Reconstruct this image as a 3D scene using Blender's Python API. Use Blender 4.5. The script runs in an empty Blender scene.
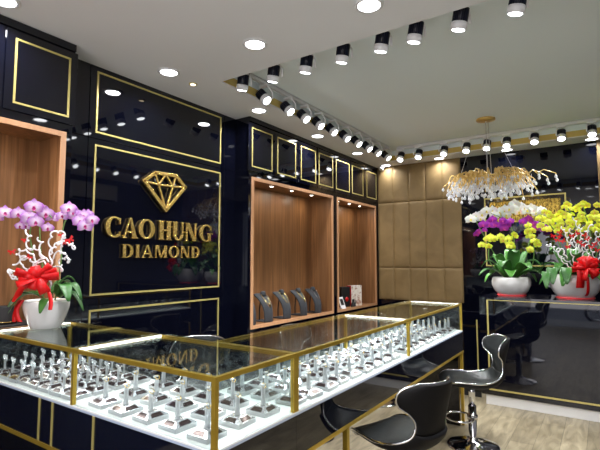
import bpy, bmesh, math, random
from math import sin, cos, pi, radians
from mathutils import Vector, Matrix
random.seed(7)
S = bpy.context.scene
C = S.collection
EY = 1.5                                   # eye height; heights below are often given relative to it
YAW, PIT, FPX = radians(34.05), radians(4.52), 448.4
CF = Vector((-sin(YAW)*cos(PIT), cos(YAW)*cos(PIT), sin(PIT)))
CR = Vector((cos(YAW), sin(YAW), 0)); CU = CR.cross(CF)

def at(x, y, d):                            # point of the place seen at x, y, at depth d
    return Vector((0, 0, EY)) + (CR*((x-300)/FPX) - CU*((y-225)/FPX) + CF)*d

# ------------------------------------------------------------------ materials
def mat(name, col, rough=.5, metal=0, ior=1.5, emit=None, es=0, spec=.5, coat=0, sheen=0, sub=0, trans=0):
    m = bpy.data.materials.new(name); m.use_nodes = True
    b = m.node_tree.nodes['Principled BSDF']
    b.inputs['Base Color'].default_value = (*col, 1)
    b.inputs['Roughness'].default_value = rough
    b.inputs['Metallic'].default_value = metal
    b.inputs['IOR'].default_value = ior
    b.inputs['Specular IOR Level'].default_value = spec
    b.inputs['Coat Weight'].default_value = coat
    b.inputs['Coat Roughness'].default_value = .05
    b.inputs['Sheen Weight'].default_value = sheen
    b.inputs['Transmission Weight'].default_value = trans
    if sub:
        b.inputs['Subsurface Weight'].default_value = sub
        b.inputs['Subsurface Scale'].default_value = .02
    if emit:
        b.inputs['Emission Color'].default_value = (*emit, 1)
        b.inputs['Emission Strength'].default_value = es
    return m

def nodes(m):
    nt = m.node_tree
    return nt, nt.nodes, nt.links, nt.nodes['Principled BSDF']

def noise_col(m, c1, c2, scale=(1, 1, 1), nscale=5, detail=6, coord='Object', lo=.3, hi=.7, dist=0, bump=0, bscale=None, rot=(0,0,0)):
    nt, N, L, b = nodes(m)
    tc = N.new('ShaderNodeTexCoord'); mp = N.new('ShaderNodeMapping')
    mp.inputs['Scale'].default_value = scale; mp.inputs['Rotation'].default_value = rot
    L.new(tc.outputs[coord], mp.inputs[0])
    n = N.new('ShaderNodeTexNoise'); n.inputs['Scale'].default_value = nscale; n.inputs['Detail'].default_value = detail
    n.inputs['Distortion'].default_value = dist
    L.new(mp.outputs[0], n.inputs[0])
    r = N.new('ShaderNodeValToRGB'); r.color_ramp.elements[0].position = lo; r.color_ramp.elements[1].position = hi
    r.color_ramp.elements[0].color = (*c1, 1); r.color_ramp.elements[1].color = (*c2, 1)
    L.new(n.outputs[0], r.inputs[0]); L.new(r.outputs[0], b.inputs['Base Color'])
    if bump:
        n2 = N.new('ShaderNodeTexNoise'); n2.inputs['Scale'].default_value = bscale or nscale*3
        L.new(mp.outputs[0], n2.inputs[0])
        bp = N.new('ShaderNodeBump'); bp.inputs['Strength'].default_value = bump; bp.inputs['Distance'].default_value = .01
        L.new(n2.outputs[0], bp.inputs['Height']); L.new(bp.outputs[0], b.inputs['Normal'])
    return m

M = {}
M['black'] = mat('black_gloss', (.0018, .0022, .006), .03, ior=1.55)
M['navy'] = mat('navy_gloss', (.002, .003, .011), .05, ior=1.5)
M['blackmatte'] = mat('black_matte', (.008, .008, .01), .6)
M['goldline'] = mat('pale_gold_trim', (.60, .50, .17), .4, metal=.5)
M['brass'] = noise_col(mat('brass_frame', (.4, .26, .05), .3, metal=.7), (.46, .30, .035), (.60, .40, .055), nscale=8)
M['goldletter'] = noise_col(mat('gold_letter', (.75, .48, .12), .27, metal=.88), (.5, .32, .05), (.95, .66, .25), nscale=40, bump=.5, bscale=90)
M['golddark'] = mat('gold_letter_side', (.5, .33, .05), .3, metal=.9)
M['ceil'] = mat('ceiling_paint', (.81, .81, .83), .7)
M['tray'] = mat('tray_paint', (.80, .875, .90), .5, spec=.3)
M['white'] = mat('white_plastic', (.8, .8, .82), .35)
M['whitep'] = mat('white_paint', (.78, .77, .76), .5)
M['heat'] = mat('black_heatsink', (.012, .014, .03), .35)
M['rail'] = mat('white_rail', (.7, .7, .7), .4)
M['goldcove'] = mat('gold_cove', (.62, .45, .12), .45)
M['lamp'] = mat('lamp_lens', (1, 1, 1), .4, emit=(.93, .97, 1), es=14)
M['down'] = mat('downlight_lens', (1, 1, 1), .4, emit=(.96, .97, 1), es=7)
M['warm'] = mat('warm_lens', (1, .9, .7), .4, emit=(1, .8, .5), es=4)
M['led'] = mat('led_strip', (1, 1, 1), .4, emit=(1, .95, .88), es=9)
M['nled'] = mat('niche_lens', (1, 1, 1), .4, emit=(1, .93, .8), es=9)
M['deck'] = mat('white_deck', (.86, .88, .86), .25)
M['deckedge'] = mat('deck_edge', (.45, .52, .66), .25)
M['chrome'] = mat('chrome', (.75, .75, .77), .08, metal=1)
M['leather'] = noise_col(mat('black_leather', (.02, .021, .024), .36, spec=.4), (.009, .0105, .011), (.016, .018, .0185), nscale=30, bump=.12, bscale=120)
M['leatherback'] = mat('leather_backside', (.007, .0065, .007), .65, spec=.15)
M['pot'] = noise_col(mat('glazed_pot', (.78, .76, .73), .18, coat=.6), (.74, .72, .69), (.82, .80, .78), nscale=3)
M['leaf'] = noise_col(mat('orchid_leaf', (.03, .12, .02), .3), (.02, .085, .018), (.06, .19, .035), nscale=5)
M['leafl'] = noise_col(mat('orchid_leaf_bright', (.05, .2, .03), .3), (.03, .13, .015), (.1, .30, .05), nscale=6)
M['stem'] = mat('orchid_stem', (.13, .25, .06), .5)
M['branch'] = mat('white_branch', (.85, .85, .87), .55)
M['red'] = mat('red_satin', (.62, .006, .008), .42, spec=.35)
M['redfilm'] = mat('red_film', (.8, .06, .07), .3)
M['moss'] = noise_col(mat('moss', (.3, .22, .1), .9), (.2, .15, .07), (.45, .36, .2), nscale=60)
M['bust'] = noise_col(mat('grey_linen', (.05, .055, .062), .8), (.018, .02, .025), (.030, .034, .04), nscale=150, bump=.2, bscale=300)
M['bustblack'] = mat('black_velvet', (.012, .011, .012), .8)
M['gold'] = mat('jewellery_gold', (.9, .65, .22), .18, metal=1)
M['silver'] = mat('jewellery_silver', (.85, .85, .88), .12, metal=1)
M['mirror'] = mat('mirror_foil', (.62, .62, .65), .16, metal=.75)
M['plate'] = mat('dark_label', (.07, .045, .045), .12, metal=.6)
M['crystal'] = mat('crystal', (.9, .93, .97), .06, ior=1.5, trans=.15)
M['cbranch'] = mat('gold_branch', (.68, .45, .13), .35, metal=.4)
M['wire'] = mat('wire', (.6, .6, .6), .4)

def wood(name, a, b_, c):
    m = mat(name, a, .42)
    nt, N, L, b = nodes(m)
    tc = N.new('ShaderNodeTexCoord'); mp = N.new('ShaderNodeMapping'); mp.inputs['Scale'].default_value = (11, 11, .5)
    L.new(tc.outputs['Object'], mp.inputs[0])
    n = N.new('ShaderNodeTexNoise'); n.inputs['Scale'].default_value = 3.2; n.inputs['Detail'].default_value = 7; n.inputs['Distortion'].default_value = .5
    L.new(mp.outputs[0], n.inputs[0])
    r = N.new('ShaderNodeValToRGB'); r.color_ramp.elements[0].position = .32; r.color_ramp.elements[1].position = .68
    r.color_ramp.elements[0].color = (*a, 1); r.color_ramp.elements[1].color = (*b_, 1)
    L.new(n.outputs[0], r.inputs[0])
    # broad boards of slightly different tone, running upright
    sp = N.new('ShaderNodeSeparateXYZ'); L.new(tc.outputs['Object'], sp.inputs[0])
    ad = N.new('ShaderNodeMath'); ad.operation = 'ADD'; L.new(sp.outputs[0], ad.inputs[0]); L.new(sp.outputs[1], ad.inputs[1])
    mu = N.new('ShaderNodeMath'); mu.operation = 'MULTIPLY'; mu.inputs[1].default_value = 7.5; L.new(ad.outputs[0], mu.inputs[0])
    fl = N.new('ShaderNodeMath'); fl.operation = 'FLOOR'; L.new(mu.outputs[0], fl.inputs[0])
    wn = N.new('ShaderNodeTexWhiteNoise'); wn.noise_dimensions = '1D'; L.new(fl.outputs[0], wn.inputs['W'])
    mx = N.new('ShaderNodeMix'); mx.data_type = 'RGBA'; mx.inputs[7].default_value = (*c, 1)
    ml = N.new('ShaderNodeMath'); ml.operation = 'MULTIPLY'; ml.inputs[1].default_value = .7; L.new(wn.outputs[0], ml.inputs[0])
    L.new(ml.outputs[0], mx.inputs[0]); L.new(r.outputs[0], mx.inputs[6]); L.new(mx.outputs[2], b.inputs['Base Color'])
    return m
M['wood'] = wood('niche_wood', (.17, .075, .026), (.37, .175, .07), (.13, .06, .024))
M['woodedge'] = noise_col(mat('wood_edge', (.5, .27, .14), .4), (.46, .23, .11), (.56, .31, .17), scale=(6, 6, .6), nscale=4)
M['padded'] = noise_col(mat('gold_leather', (.3, .2, .09), .55, spec=.3), (.17, .112, .046), (.25, .168, .075), nscale=3.5, dist=.6, bump=.3, bscale=9)

def glass(name, tint, gl=1.0):
    m = bpy.data.materials.new(name); m.use_nodes = True
    N, L = m.node_tree.nodes, m.node_tree.links
    N.clear()
    o = N.new('ShaderNodeOutputMaterial'); mx = N.new('ShaderNodeMixShader')
    t = N.new('ShaderNodeBsdfTransparent'); t.inputs[0].default_value = (*tint, 1)
    g = N.new('ShaderNodeBsdfGlossy'); g.inputs['Roughness'].default_value = .01; g.inputs[0].default_value = (.95, 1, .98, 1)
    f = N.new('ShaderNodeFresnel'); f.inputs[0].default_value = 1.5
    gm_ = N.new('ShaderNodeNewGeometry'); ir = N.new('ShaderNodeMapRange'); ir.inputs[3].default_value = 1.5; ir.inputs[4].default_value = 1/1.5
    L.new(gm_.outputs['Backfacing'], ir.inputs[0]); L.new(ir.outputs[0], f.inputs[0])
    k = N.new('ShaderNodeMath'); k.operation = 'MULTIPLY'; k.inputs[1].default_value = gl; k.use_clamp = True
    L.new(f.outputs[0], k.inputs[0]); L.new(k.outputs[0], mx.inputs[0])
    L.new(t.outputs[0], mx.inputs[1]); L.new(g.outputs[0], mx.inputs[2]); L.new(mx.outputs[0], o.inputs[0])
    return m
M['glass'] = glass('case_glass', (.93, .96, .955), 1.0)
M['glasstop'] = glass('case_top_glass', (.90, .93, .93), 1.0)
M['acrylic'] = mat('acrylic', (.9, .93, .96), .06, ior=1.49)
def acrylic(lo=.38, name='clear_acrylic'):
    m = bpy.data.materials.new(name); m.use_nodes = True
    N, L = m.node_tree.nodes, m.node_tree.links
    b = N['Principled BSDF']; o = N['Material Output']
    b.inputs['Base Color'].default_value = (.76, .77, .78, 1); b.inputs['Roughness'].default_value = .06
    t = N.new('ShaderNodeBsdfTransparent'); t.inputs[0].default_value = (.93, .95, .97, 1)
    mx = N.new('ShaderNodeMixShader'); lw = N.new('ShaderNodeLayerWeight'); lw.inputs[0].default_value = .55
    mr = N.new('ShaderNodeMapRange'); mr.inputs[3].default_value = lo; mr.inputs[4].default_value = 1
    L.new(lw.outputs['Facing'], mr.inputs[0]); L.new(mr.outputs[0], mx.inputs[0])
    L.new(t.outputs[0], mx.inputs[1]); L.new(b.outputs[0], mx.inputs[2]); L.new(mx.outputs[0], o.inputs[0])
    return m
M['acrylic'] = acrylic()
M['crystal'] = acrylic(.5, 'crystal'); M['crystal'].node_tree.nodes['Principled BSDF'].inputs['Base Color'].default_value = (.95, .95, .97, 1)

# ------------------------------------------------------------------ mesh helper
class MB:
    def __init__(s): s.v = []; s.f = []; s.mi = []; s.sm = []
    def add(s, vs, fs, mi=0, smooth=False, T=None):
        o = len(s.v)
        s.v += [tuple(T @ Vector(v)) if T is not None else tuple(v) for v in vs]
        for f in fs: s.f.append(tuple(i+o for i in f)); s.mi.append(mi); s.sm.append(smooth)
        return s
    def box(s, x0, x1, y0, y1, z0, z1, mi=0, T=None):
        vs = [(x, y, z) for z in (z0, z1) for y in (y0, y1) for x in (x0, x1)]
        return s.add(vs, [(0,2,3,1), (4,5,7,6), (0,1,5,4), (2,6,7,3), (0,4,6,2), (1,3,7,5)], mi, T=T)
    def bbox(s, x0, x1, y0, y1, z0, z1, r=.005, seg=2, mi=0, T=None):
        bm = bmesh.new(); bmesh.ops.create_cube(bm, size=1)
        for v in bm.verts: v.co = Vector(((x0+x1)/2+v.co.x*(x1-x0), (y0+y1)/2+v.co.y*(y1-y0), (z0+z1)/2+v.co.z*(z1-z0)))
        bmesh.ops.bevel(bm, geom=bm.edges[:], offset=r, segments=seg, affect='EDGES', profile=.6)
        bm.verts.index_update()
        s.add([v.co[:] for v in bm.verts], [[v.index for v in f.verts] for f in bm.faces], mi, False, T); bm.free(); return s
    def lathe(s, prof, n=24, mi=0, T=None, smooth=True, cap=True):
        vs, fs = [], []
        for r, z in prof:
            for k in range(n): a = 2*pi*k/n; vs.append((r*cos(a), r*sin(a), z))
        for i in range(len(prof)-1):
            for k in range(n): k2 = (k+1) % n; fs.append((i*n+k, i*n+k2, (i+1)*n+k2, (i+1)*n+k))
        if cap:
            fs.append(tuple(reversed(range(n)))); fs.append(tuple((len(prof)-1)*n+k for k in range(n)))
        return s.add(vs, fs, mi, smooth, T)
    def tube(s, pts, r, n=8, mi=0, T=None, closed=False):
        pts = [Vector(p) for p in pts]; m = len(pts)
        rr = r if hasattr(r, '__len__') else [r]*m
        vs, fs = [], []
        up = None
        for i, p in enumerate(pts):
            if closed: t = pts[(i+1) % m]-pts[i-1]
            else: t = pts[min(i+1, m-1)]-pts[max(i-1, 0)]
            if t.length < 1e-9: t = Vector((0, 0, 1))
            t.normalize()
            if up is None: up = Vector((0, 0, 1)) if abs(t.z) < .9 else Vector((1, 0, 0))
            a = (up - t*up.dot(t))
            if a.length < 1e-6: a = t.orthogonal()
            a.normalize(); b = t.cross(a); up = a
            for k in range(n): q = 2*pi*k/n; vs.append(tuple(p + (a*cos(q)+b*sin(q))*rr[i]))
        for i in range(m if closed else m-1):
            j = (i+1) % m
            for k in range(n): k2 = (k+1) % n; fs.append((i*n+k, i*n+k2, j*n+k2, j*n+k))
        if not closed: fs.append(tuple(reversed(range(n)))); fs.append(tuple((m-1)*n+k for k in range(n)))
        return s.add(vs, fs, mi, True, T)
    def grid(s, fn, nu, nv, mi=0, T=None, smooth=True):
        vs = [fn(i/nu, j/nv) for i in range(nu+1) for j in range(nv+1)]
        fs = [(i*(nv+1)+j, (i+1)*(nv+1)+j, (i+1)*(nv+1)+j+1, i*(nv+1)+j+1) for i in range(nu) for j in range(nv)]
        return s.add(vs, fs, mi, smooth, T)
    def frame(s, axis, c, a0, a1, z0, z1, w, t, mi=0):   # a rectangular line on a plane: axis 0 -> plane x=c, 1 -> plane y=c; t signed thickness
        for (p0, p1, q0, q1) in ((a0, a1, z1-w, z1), (a0, a1, z0, z0+w), (a0, a0+w, z0+w, z1-w), (a1-w, a1, z0+w, z1-w)):
            lo, hi = min(c, c+t), max(c, c+t)
            if axis == 0: s.box(lo, hi, p0, p1, q0, q1, mi)
            else: s.box(p0, p1, lo, hi, q0, q1, mi)
        return s
    def build(s, name, mats, parent=None, loc=None, solid=0, sub=0, bevel=0):
        me = bpy.data.meshes.new(name); me.from_pydata(s.v, [], s.f)
        for m in (mats if isinstance(mats, (list, tuple)) else [mats]): me.materials.append(m)
        for p, mi, sm in zip(me.polygons, s.mi, s.sm): p.material_index = mi; p.use_smooth = sm
        me.update()
        o = bpy.data.objects.new(name, me); C.objects.link(o)
        if loc is not None: o.location = loc
        if parent is not None: o.parent = parent
        if solid:
            md = o.modifiers.new('solid', 'SOLIDIFY'); md.thickness = solid; md.offset = 0
        if bevel:
            md = o.modifiers.new('bev', 'BEVEL'); md.width = bevel; md.segments = 2; md.limit_method = 'ANGLE'
        if sub:
            md = o.modifiers.new('sub', 'SUBSURF'); md.levels = sub; md.render_levels = sub
        return o

def tag(o, label=None, cat=None, group=None, kind=None):
    if label: o['label'] = label
    if cat: o['category'] = cat
    if group: o['group'] = group
    if kind: o['kind'] = kind
    return o
def thing(name, label, cat, loc=(0, 0, 0), rz=0, group=None):
    o = bpy.data.objects.new(name, None); C.objects.link(o); o.location = loc; o.rotation_euler = (0, 0, rz); o.empty_display_size = .05
    return tag(o, label, cat, group)
def struct(o): o['kind'] = 'structure'; return o
def copy_tree(o, parent=None):
    c = o.copy(); C.objects.link(c); c.parent = parent
    for ch in [x for x in bpy.data.objects if x.parent == o]: copy_tree(ch, c)
    return c
KIDS = {}
def dup(root, kids, loc, rz=0, label=None, group=None):
    c = root.copy(); C.objects.link(c); c.location = loc; c.rotation_euler = (0, 0, rz)
    if label: c['label'] = label
    if group: c['group'] = group
    for k, subs in kids:
        d = k.copy(); C.objects.link(d); d.parent = c
        for g in subs:
            e = g.copy(); C.objects.link(e); e.parent = d
    return c
def kids_of(root):
    allo = list(bpy.data.objects)
    return [(k, [g for g in allo if g.parent == k]) for k in allo if k.parent == root]
ORD = ['first', 'second', 'third', 'fourth', 'fifth', 'sixth', 'seventh', 'eighth', 'ninth', 'tenth', 'eleventh', 'twelfth']
LIGHTS = []
def area(name, loc, size, energy, col=(1, .98, .95), sy=None, rot=(0, 0, 0), shape=None, spread=pi):
    l = bpy.data.lights.new(name, 'AREA'); l.energy = energy; l.color = col; l.size = size
    l.shape = shape or ('RECTANGLE' if sy else 'DISK')
    if sy: l.size_y = sy
    l.spread = spread
    o = bpy.data.objects.new(name, l); C.objects.link(o); o.location = loc; o.rotation_euler = rot; return o

# ------------------------------------------------------------------ the setting
H = 1.507+EY; HT = 1.66+EY; BY = 6.71; XR = 1.25; Y0 = -1.7
fm = mat('floor_vinyl', (.3, .27, .2), .35)
nt, N, L, b = nodes(fm)
tc = N.new('ShaderNodeTexCoord'); mp = N.new('ShaderNodeMapping'); mp.inputs['Rotation'].default_value = (0, 0, pi/2)
L.new(tc.outputs['Object'], mp.inputs[0])
br = N.new('ShaderNodeTexBrick'); br.inputs['Scale'].default_value = 1; br.inputs['Brick Width'].default_value = 1.2; br.inputs['Row Height'].default_value = .18
br.inputs['Mortar Size'].default_value = .0025; br.inputs['Color1'].default_value = (.32, .275, .19, 1); br.inputs['Color2'].default_value = (.235, .2, .135, 1); br.inputs['Mortar'].default_value = (.16, .135, .09, 1)
L.new(mp.outputs[0], br.inputs[0])
mp2 = N.new('ShaderNodeMapping'); mp2.inputs['Scale'].default_value = (6, 1.2, 1); L.new(tc.outputs['Object'], mp2.inputs[0])
n1 = N.new('ShaderNodeTexNoise'); n1.inputs['Scale'].default_value = 2.6; n1.inputs['Detail'].default_value = 8; n1.inputs['Distortion'].default_value = 1.2; L.new(mp2.outputs[0], n1.inputs[0])
rp = N.new('ShaderNodeValToRGB'); rp.color_ramp.elements[0].position = .3; rp.color_ramp.elements[1].position = .66
rp.color_ramp.elements[0].color = (.58, .55, .5, 1); rp.color_ramp.elements[1].color = (1.12, 1.1, 1.05, 1); L.new(n1.outputs[0], rp.inputs[0])
mm = N.new('ShaderNodeMix'); mm.data_type = 'RGBA'; mm.blend_type = 'MULTIPLY'; mm.inputs[0].default_value = 1
L.new(br.outputs[0], mm.inputs[6]); L.new(rp.outputs[0], mm.inputs[7]); L.new(mm.outputs[2], b.inputs['Base Color'])
struct(MB().box(-3.36, XR, Y0, 6.8, -.1, 0).build('floor', fm))

cb = MB()
for (x0, x1, y0, y1) in ((-3.6, XR+.1, Y0-.1, 2.683), (-3.6, -2.62, 2.683, 6.38), (.46, XR+.1, 2.683, 6.38), (-3.6, XR+.1, 6.38, 6.9)):
    cb.box(x0, x1, y0, y1, H, H+.012)
struct(cb.build('ceiling', M['ceil']))
struct(MB().box(-2.7, .52, 2.6, 6.5, HT, HT+.05).build('ceiling_tray', M['tray']))
gt = MB(); up = MB()
for z0, z1, mb in ((H+.012, H+.085, gt), (H+.085, HT, up)):
    mb.box(-2.65, -2.62, 2.65, 6.41, z0, z1); mb.box(.46, .49, 2.65, 6.41, z0, z1)
    mb.box(-2.62, .46, 2.653, 2.683, z0, z1); mb.box(-2.62, .46, 6.38, 6.41, z0, z1)
struct(gt.build('trim_1', M['goldcove'])); struct(up.build('trim_2', M['tray']))
struct(MB().box(-3.6, XR+.1, Y0-.1, 6.9, H+.3, H+.4).build('ceiling_slab', M['ceil']))

# left wall: black lacquered boards
wl = MB().box(-3.6, -3.36, Y0, 6.9, 0, H)
for y0, y1 in ((1.64, 1.865), (1.869, 3.335), (3.339, 3.505)):
    for z0, z1 in ((0, 1.165), (1.169, 2.435), (2.439, H)):
        wl.bbox(-3.36, -3.2, y0, y1, z0, z1, .0015, 1)
struct(wl.build('wall_left', M['black']))
tn = 3
for z0, z1 in ((2.48, 2.968), (1.235, 2.392), (.30, 1.13)):
    struct(MB().frame(0, -3.2, 1.92, 3.285, z0, z1, .014, .006).build('trim_%d' % tn, M['goldline'])); tn += 1
# back wall black, front wall opening, right wall
bw = MB().box(-3.6, XR, BY, BY+.2, 0, H)
struct(bw.build('wall_back', M['black']))
struct(MB().box(XR, XR+.15, Y0, 6.9, 0, H).build('wall_right', mat('right_wall_paint', (.10, .10, .115), .35)))
wf = MB().box(-3.6, -2.2, Y0-.15, Y0, 0, H).box(-2.2, XR+.1, Y0-.15, Y0, 2.75, H)
struct(wf.build('wall_front', M['ceil']))

# upholstered gold wall pads
def pad_wall(x0, ncol, label, cw=.262):
    t = thing('padded_wall_cladding', label, 'wall cladding', (x0, BY, .89))
    for c in range(ncol):
        for z0, z1 in ((.89, 1.387), (1.387, 2.415), (2.415, H)):
            w, h = cw, z1-z0
            def fn(u, v, w=w, h=h):
                e = min(u, 1-u)*w; g = min(v, 1-v)*h
                d = .014*(1-math.exp(-e/.012))*(1-math.exp(-g/.012)) if e > 0 and g > 0 else 0
                return (c*cw+.001+u*(w-.002), -.012-d, z0-.89+v*(h-.002))
            us = 10
            mb = MB()
            ulist = [0, .02, .05, .1, .2, .5, .8, .9, .95, .98, 1]
            vlist = [0, .008, .02, .045, .1, .5, .9, .955, .98, .992, 1]
            vs = [fn(u, v) for u in ulist for v in vlist]
            n = len(vlist)
            fs = [(i*n+j, (i+1)*n+j, (i+1)*n+j+1, i*n+j+1) for i in range(len(ulist)-1) for j in range(n-1)]
            mb.add(vs, fs, 0, True)
            mb.box(c*cw, (c+1)*cw, -.012, -.001, z0-.89, z1-.89)
            mb.build('cushion_panel', M['padded'], t)
    return t
pad_wall(-3.0, 5, 'gold leather padded wall cladding in tall tufted panels beyond the showcase')
pad_wall(-.015, 5, 'second stretch of gold padded wall cladding behind the yellow orchids')

# ------------------------------------------------------------------ wall cabinets
def cabinet(label, y0, y1, niches, doors, lamps, nz0, nz1, xb=-3.36, xf=-3.01):
    t = thing('wall_cabinet', label, 'display cabinet', (0, 0, 0))
    body = MB()
    body.box(xb, xf, y0, y1, nz1, H-.002)
    body.box(xb, xf, y0, y1, 0, nz0)
    ys = [y0] + [v for n in niches for v in n] + [y1]
    for a, c in zip(ys[0::2], ys[1::2]): body.box(xb, xf, a, c, nz0, nz1)
    body.box(xf, xf+.014, y0, y1, 2.935+.02, H-.004)
    body.build('carcass', M['black'], t)
    for i, (a, c) in enumerate(niches):
        n = MB(); e = .004
        n.box(xb, xb+.02, a, c, nz0, nz1)
        n.box(xb+.02, xf-.002, a, a+.02, nz0, nz1).box(xb+.02, xf-.002, c-.02, c, nz0, nz1)
        n.box(xb+.02, xf-.002, a+.02, c-.02, nz0, nz0+.02).box(xb+.02, xf-.002, a+.02, c-.02, nz1-.02, nz1)
        no = n.build('niche_lining', M['wood'], t)
        MB().frame(0, xf-.002, a, c, nz0, nz1, .035, .012).build('niche_frame', M['woodedge'], no)
        for y in lamps[i]:
            lb = MB().lathe([(.028, 0), (.03, -.004), (.022, -.006)], 14, 0).build('niche_lamp', [M['white']], t, (-3.13, y, nz1-.02))
            MB().lathe([(.02, -.0062), (.019, -.008)], 14, 0).build('lens', M['nled'], lb)
            area('niche_light', (-3.13, y, nz1-.035), .04, NICHE_W, (1, .88, .72))
    for a, c in doors:
        d = MB().bbox(xf, xf+.012, a-.05, c+.05, 2.43, 2.945, .0015, 1).build('door', M['black'], t)
        MB().frame(0, xf+.012, a, c, 2.475, 2.895, .013, .004).build('gold_trim', M['goldline'], d)
    return t
NICHE_W = 1.2
cabinet('long black cabinet with two lit wooden niches and seven gold-framed doors', 3.505, 6.705, [(3.548, 5.246), (5.355, 6.622)],
        [(3.538, 3.888), (3.98, 4.347), (4.454, 4.798), (4.871, 5.234), (5.317, 5.715), (5.793, 6.158), (6.281, 6.635)],
        [(3.70, 4.05, 4.45, 4.9), (5.6, 5.95, 6.3)], .80, 2.372)
cabinet('black cabinet with one wooden niche beside the logo wall', -.7, 1.638, [(.1, 1.595)], [(.3, .65), (.76, 1.14), (1.25, 1.603)], [(.3, .7, 1.1)], 1.06, 2.372)

# ------------------------------------------------------------------ logo sign
def ring(mb, cx, cy, a, b, ta, tb, a0, a1, T, d, n=28):
    vs, fs = [], []
    full = abs(a1-a0) >= 2*pi-1e-3
    for k in range(n+1):
        q = a0+(a1-a0)*k/n
        for (x, y) in ((cx+a*cos(q), cy+b*sin(q)), (cx+(a-ta)*cos(q), cy+(b-tb)*sin(q))):
            for z in (0, d): vs.append((z, x, y))
    for k in range(n):
        i, j = k*4, (k+1)*4
        fs += [(i+1, i+3, j+3, j+1), (i, j, j+2, i+2), (i, i+1, j+1, j), (i+2, j+2, j+3, i+3)]
    if not full: fs += [(0, 2, 3, 1), (n*4, n*4+1, n*4+3, n*4+2)]
    mb.add(vs, fs, 0, False, T)
def poly(mb, pts, d, T=None, mi=0):
    n = len(pts)
    vs = [(0, x, y) for x, y in pts]+[(d, x, y) for x, y in pts]
    fs = [tuple(reversed(range(n))), tuple(range(n, 2*n))]+[(i, (i+1) % n, n+(i+1) % n, n+i) for i in range(n)]
    mb.add(vs, fs, mi, False, T)
def glyph(ch, w, h, d):
    mb = MB(); s = .24*h; th = .085*h; sf = .06*h          # stem, thin stroke, serif height
    R = lambda x0, x1, y0, y1: poly(mb, [(x0, y0), (x1, y0), (x1, y1), (x0, y1)], d)
    def serif(x, wd, y):
        R(max(0, x-.05*h), min(w, x+wd+.05*h), y, y+sf)
    if ch in 'CG':
        ring(mb, w*.52, h/2, w*.52, h/2, s, th, radians(48), radians(312), None, d)
        R(w*.80, w*.88, h*.64, h*.93)
        if ch == 'G': R(w*.66, w*.66+s*.75, h*.05, h*.44); R(w*.55, w, h*.44, h*.44+sf)
        else: R(w*.80, w*.88, h*.07, h*.3)
    elif ch == 'O':
        ring(mb, w/2, h/2, w/2, h/2, s, th, 0, 2*pi, None, d)
    elif ch == 'A':
        poly(mb, [(w*.06, 0), (w*.06+th, 0), (w*.52, h), (w*.44, h)], d)
        poly(mb, [(w*.93-s, 0), (w*.93, 0), (w*.56, h), (w*.44, h)], d)
        R(w*.22, w*.72, h*.27, h*.27+th); R(0, w*.28, 0, sf); R(w*.58, w, 0, sf)
    elif ch == 'H':
        R(w*.08, w*.08+s, 0, h); R(w*.92-s, w*.92, 0, h); R(w*.08+s, w*.92-s, h*.46, h*.46+th)
        for x in (w*.08, w*.92-s): serif(x, s, 0); serif(x, s, h-sf)
    elif ch == 'U':
        R(w*.08, w*.08+s, h*.3, h); R(w*.92-th, w*.92, h*.3, h)
        ring(mb, w*.5, h*.31, w*.42, h*.31, s*.8, th, pi, 2*pi, None, d)
        serif(w*.08, s, h-sf); serif(w*.92-th, th, h-sf)
    elif ch == 'N':
        R(w*.1, w*.1+th, 0, h); R(w*.88-th, w*.88, 0, h)
        poly(mb, [(w*.88-th-s*.6, 0), (w*.88, 0), (w*.1+s*.9, h), (w*.02, h)], d)
        serif(w*.1, th, 0); serif(w*.88-th, th, h-sf)
    elif ch == 'D':
        R(w*.08, w*.08+s, 0, h); R(w*.0, w*.5, 0, sf); R(w*.0, w*.5, h-sf, h)
        ring(mb, w*.42, h/2, w*.56, h/2, s, th, -pi/2, pi/2, None, d)
    elif ch == 'I':
        R(w/2-s/2, w/2+s/2, 0, h); serif(w/2-s/2, s, 0); serif(w/2-s/2, s, h-sf)
    elif ch == 'M':
        R(w*.06, w*.06+th, 0, h); R(w*.94-s, w*.94, 0, h)
        poly(mb, [(w*.44, 0), (w*.54, 0), (w*.3, h), (w*.06, h)], d); poly(mb, [(w*.44, 0), (w*.54, 0), (w*.94, h), (w*.8, h)], d)
        serif(w*.06, th, 0); serif(w*.94-s, s, 0)
    return mb
sign = thing('logo_sign', 'raised gold CAO HUNG DIAMOND lettering with faceted gem outline on black wall', 'sign', (-3.2, 1.96, 1.52))
def letter(ch, y0, y1, z0, h, off, d):
    o = glyph(ch, y1-y0, h, d).build('letter', M['goldletter'], sign, (off, y0-1.96, z0-1.52), bevel=.004)
    pins = MB()
    for fy in (.3, .7): pins.lathe([(.003, -off), (.003, 0)], 6, 0, Matrix.Translation((0, fy*(y1-y0), h*.5)) @ Matrix.Rotation(pi/2, 4, 'Y'))
    return o
for ch, a, c in (('C', 2.015, 2.165), ('A', 2.165, 2.31), ('O', 2.315, 2.475), ('H', 2.515, 2.658), ('U', 2.665, 2.80), ('N', 2.81, 2.965), ('G', 2.99, 3.165)):
    letter(ch, a, c, 1.678, .168, .010, .024)
for i, ch in enumerate('DIAMOND'):
    ws = [.105, .05, .115, .135, .115, .115, .105]; gp = .015
    y = 2.17+sum(ws[:i])+i*gp
    letter(ch, y, y+ws[i], 1.522, .108, .010, .018)
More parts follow.
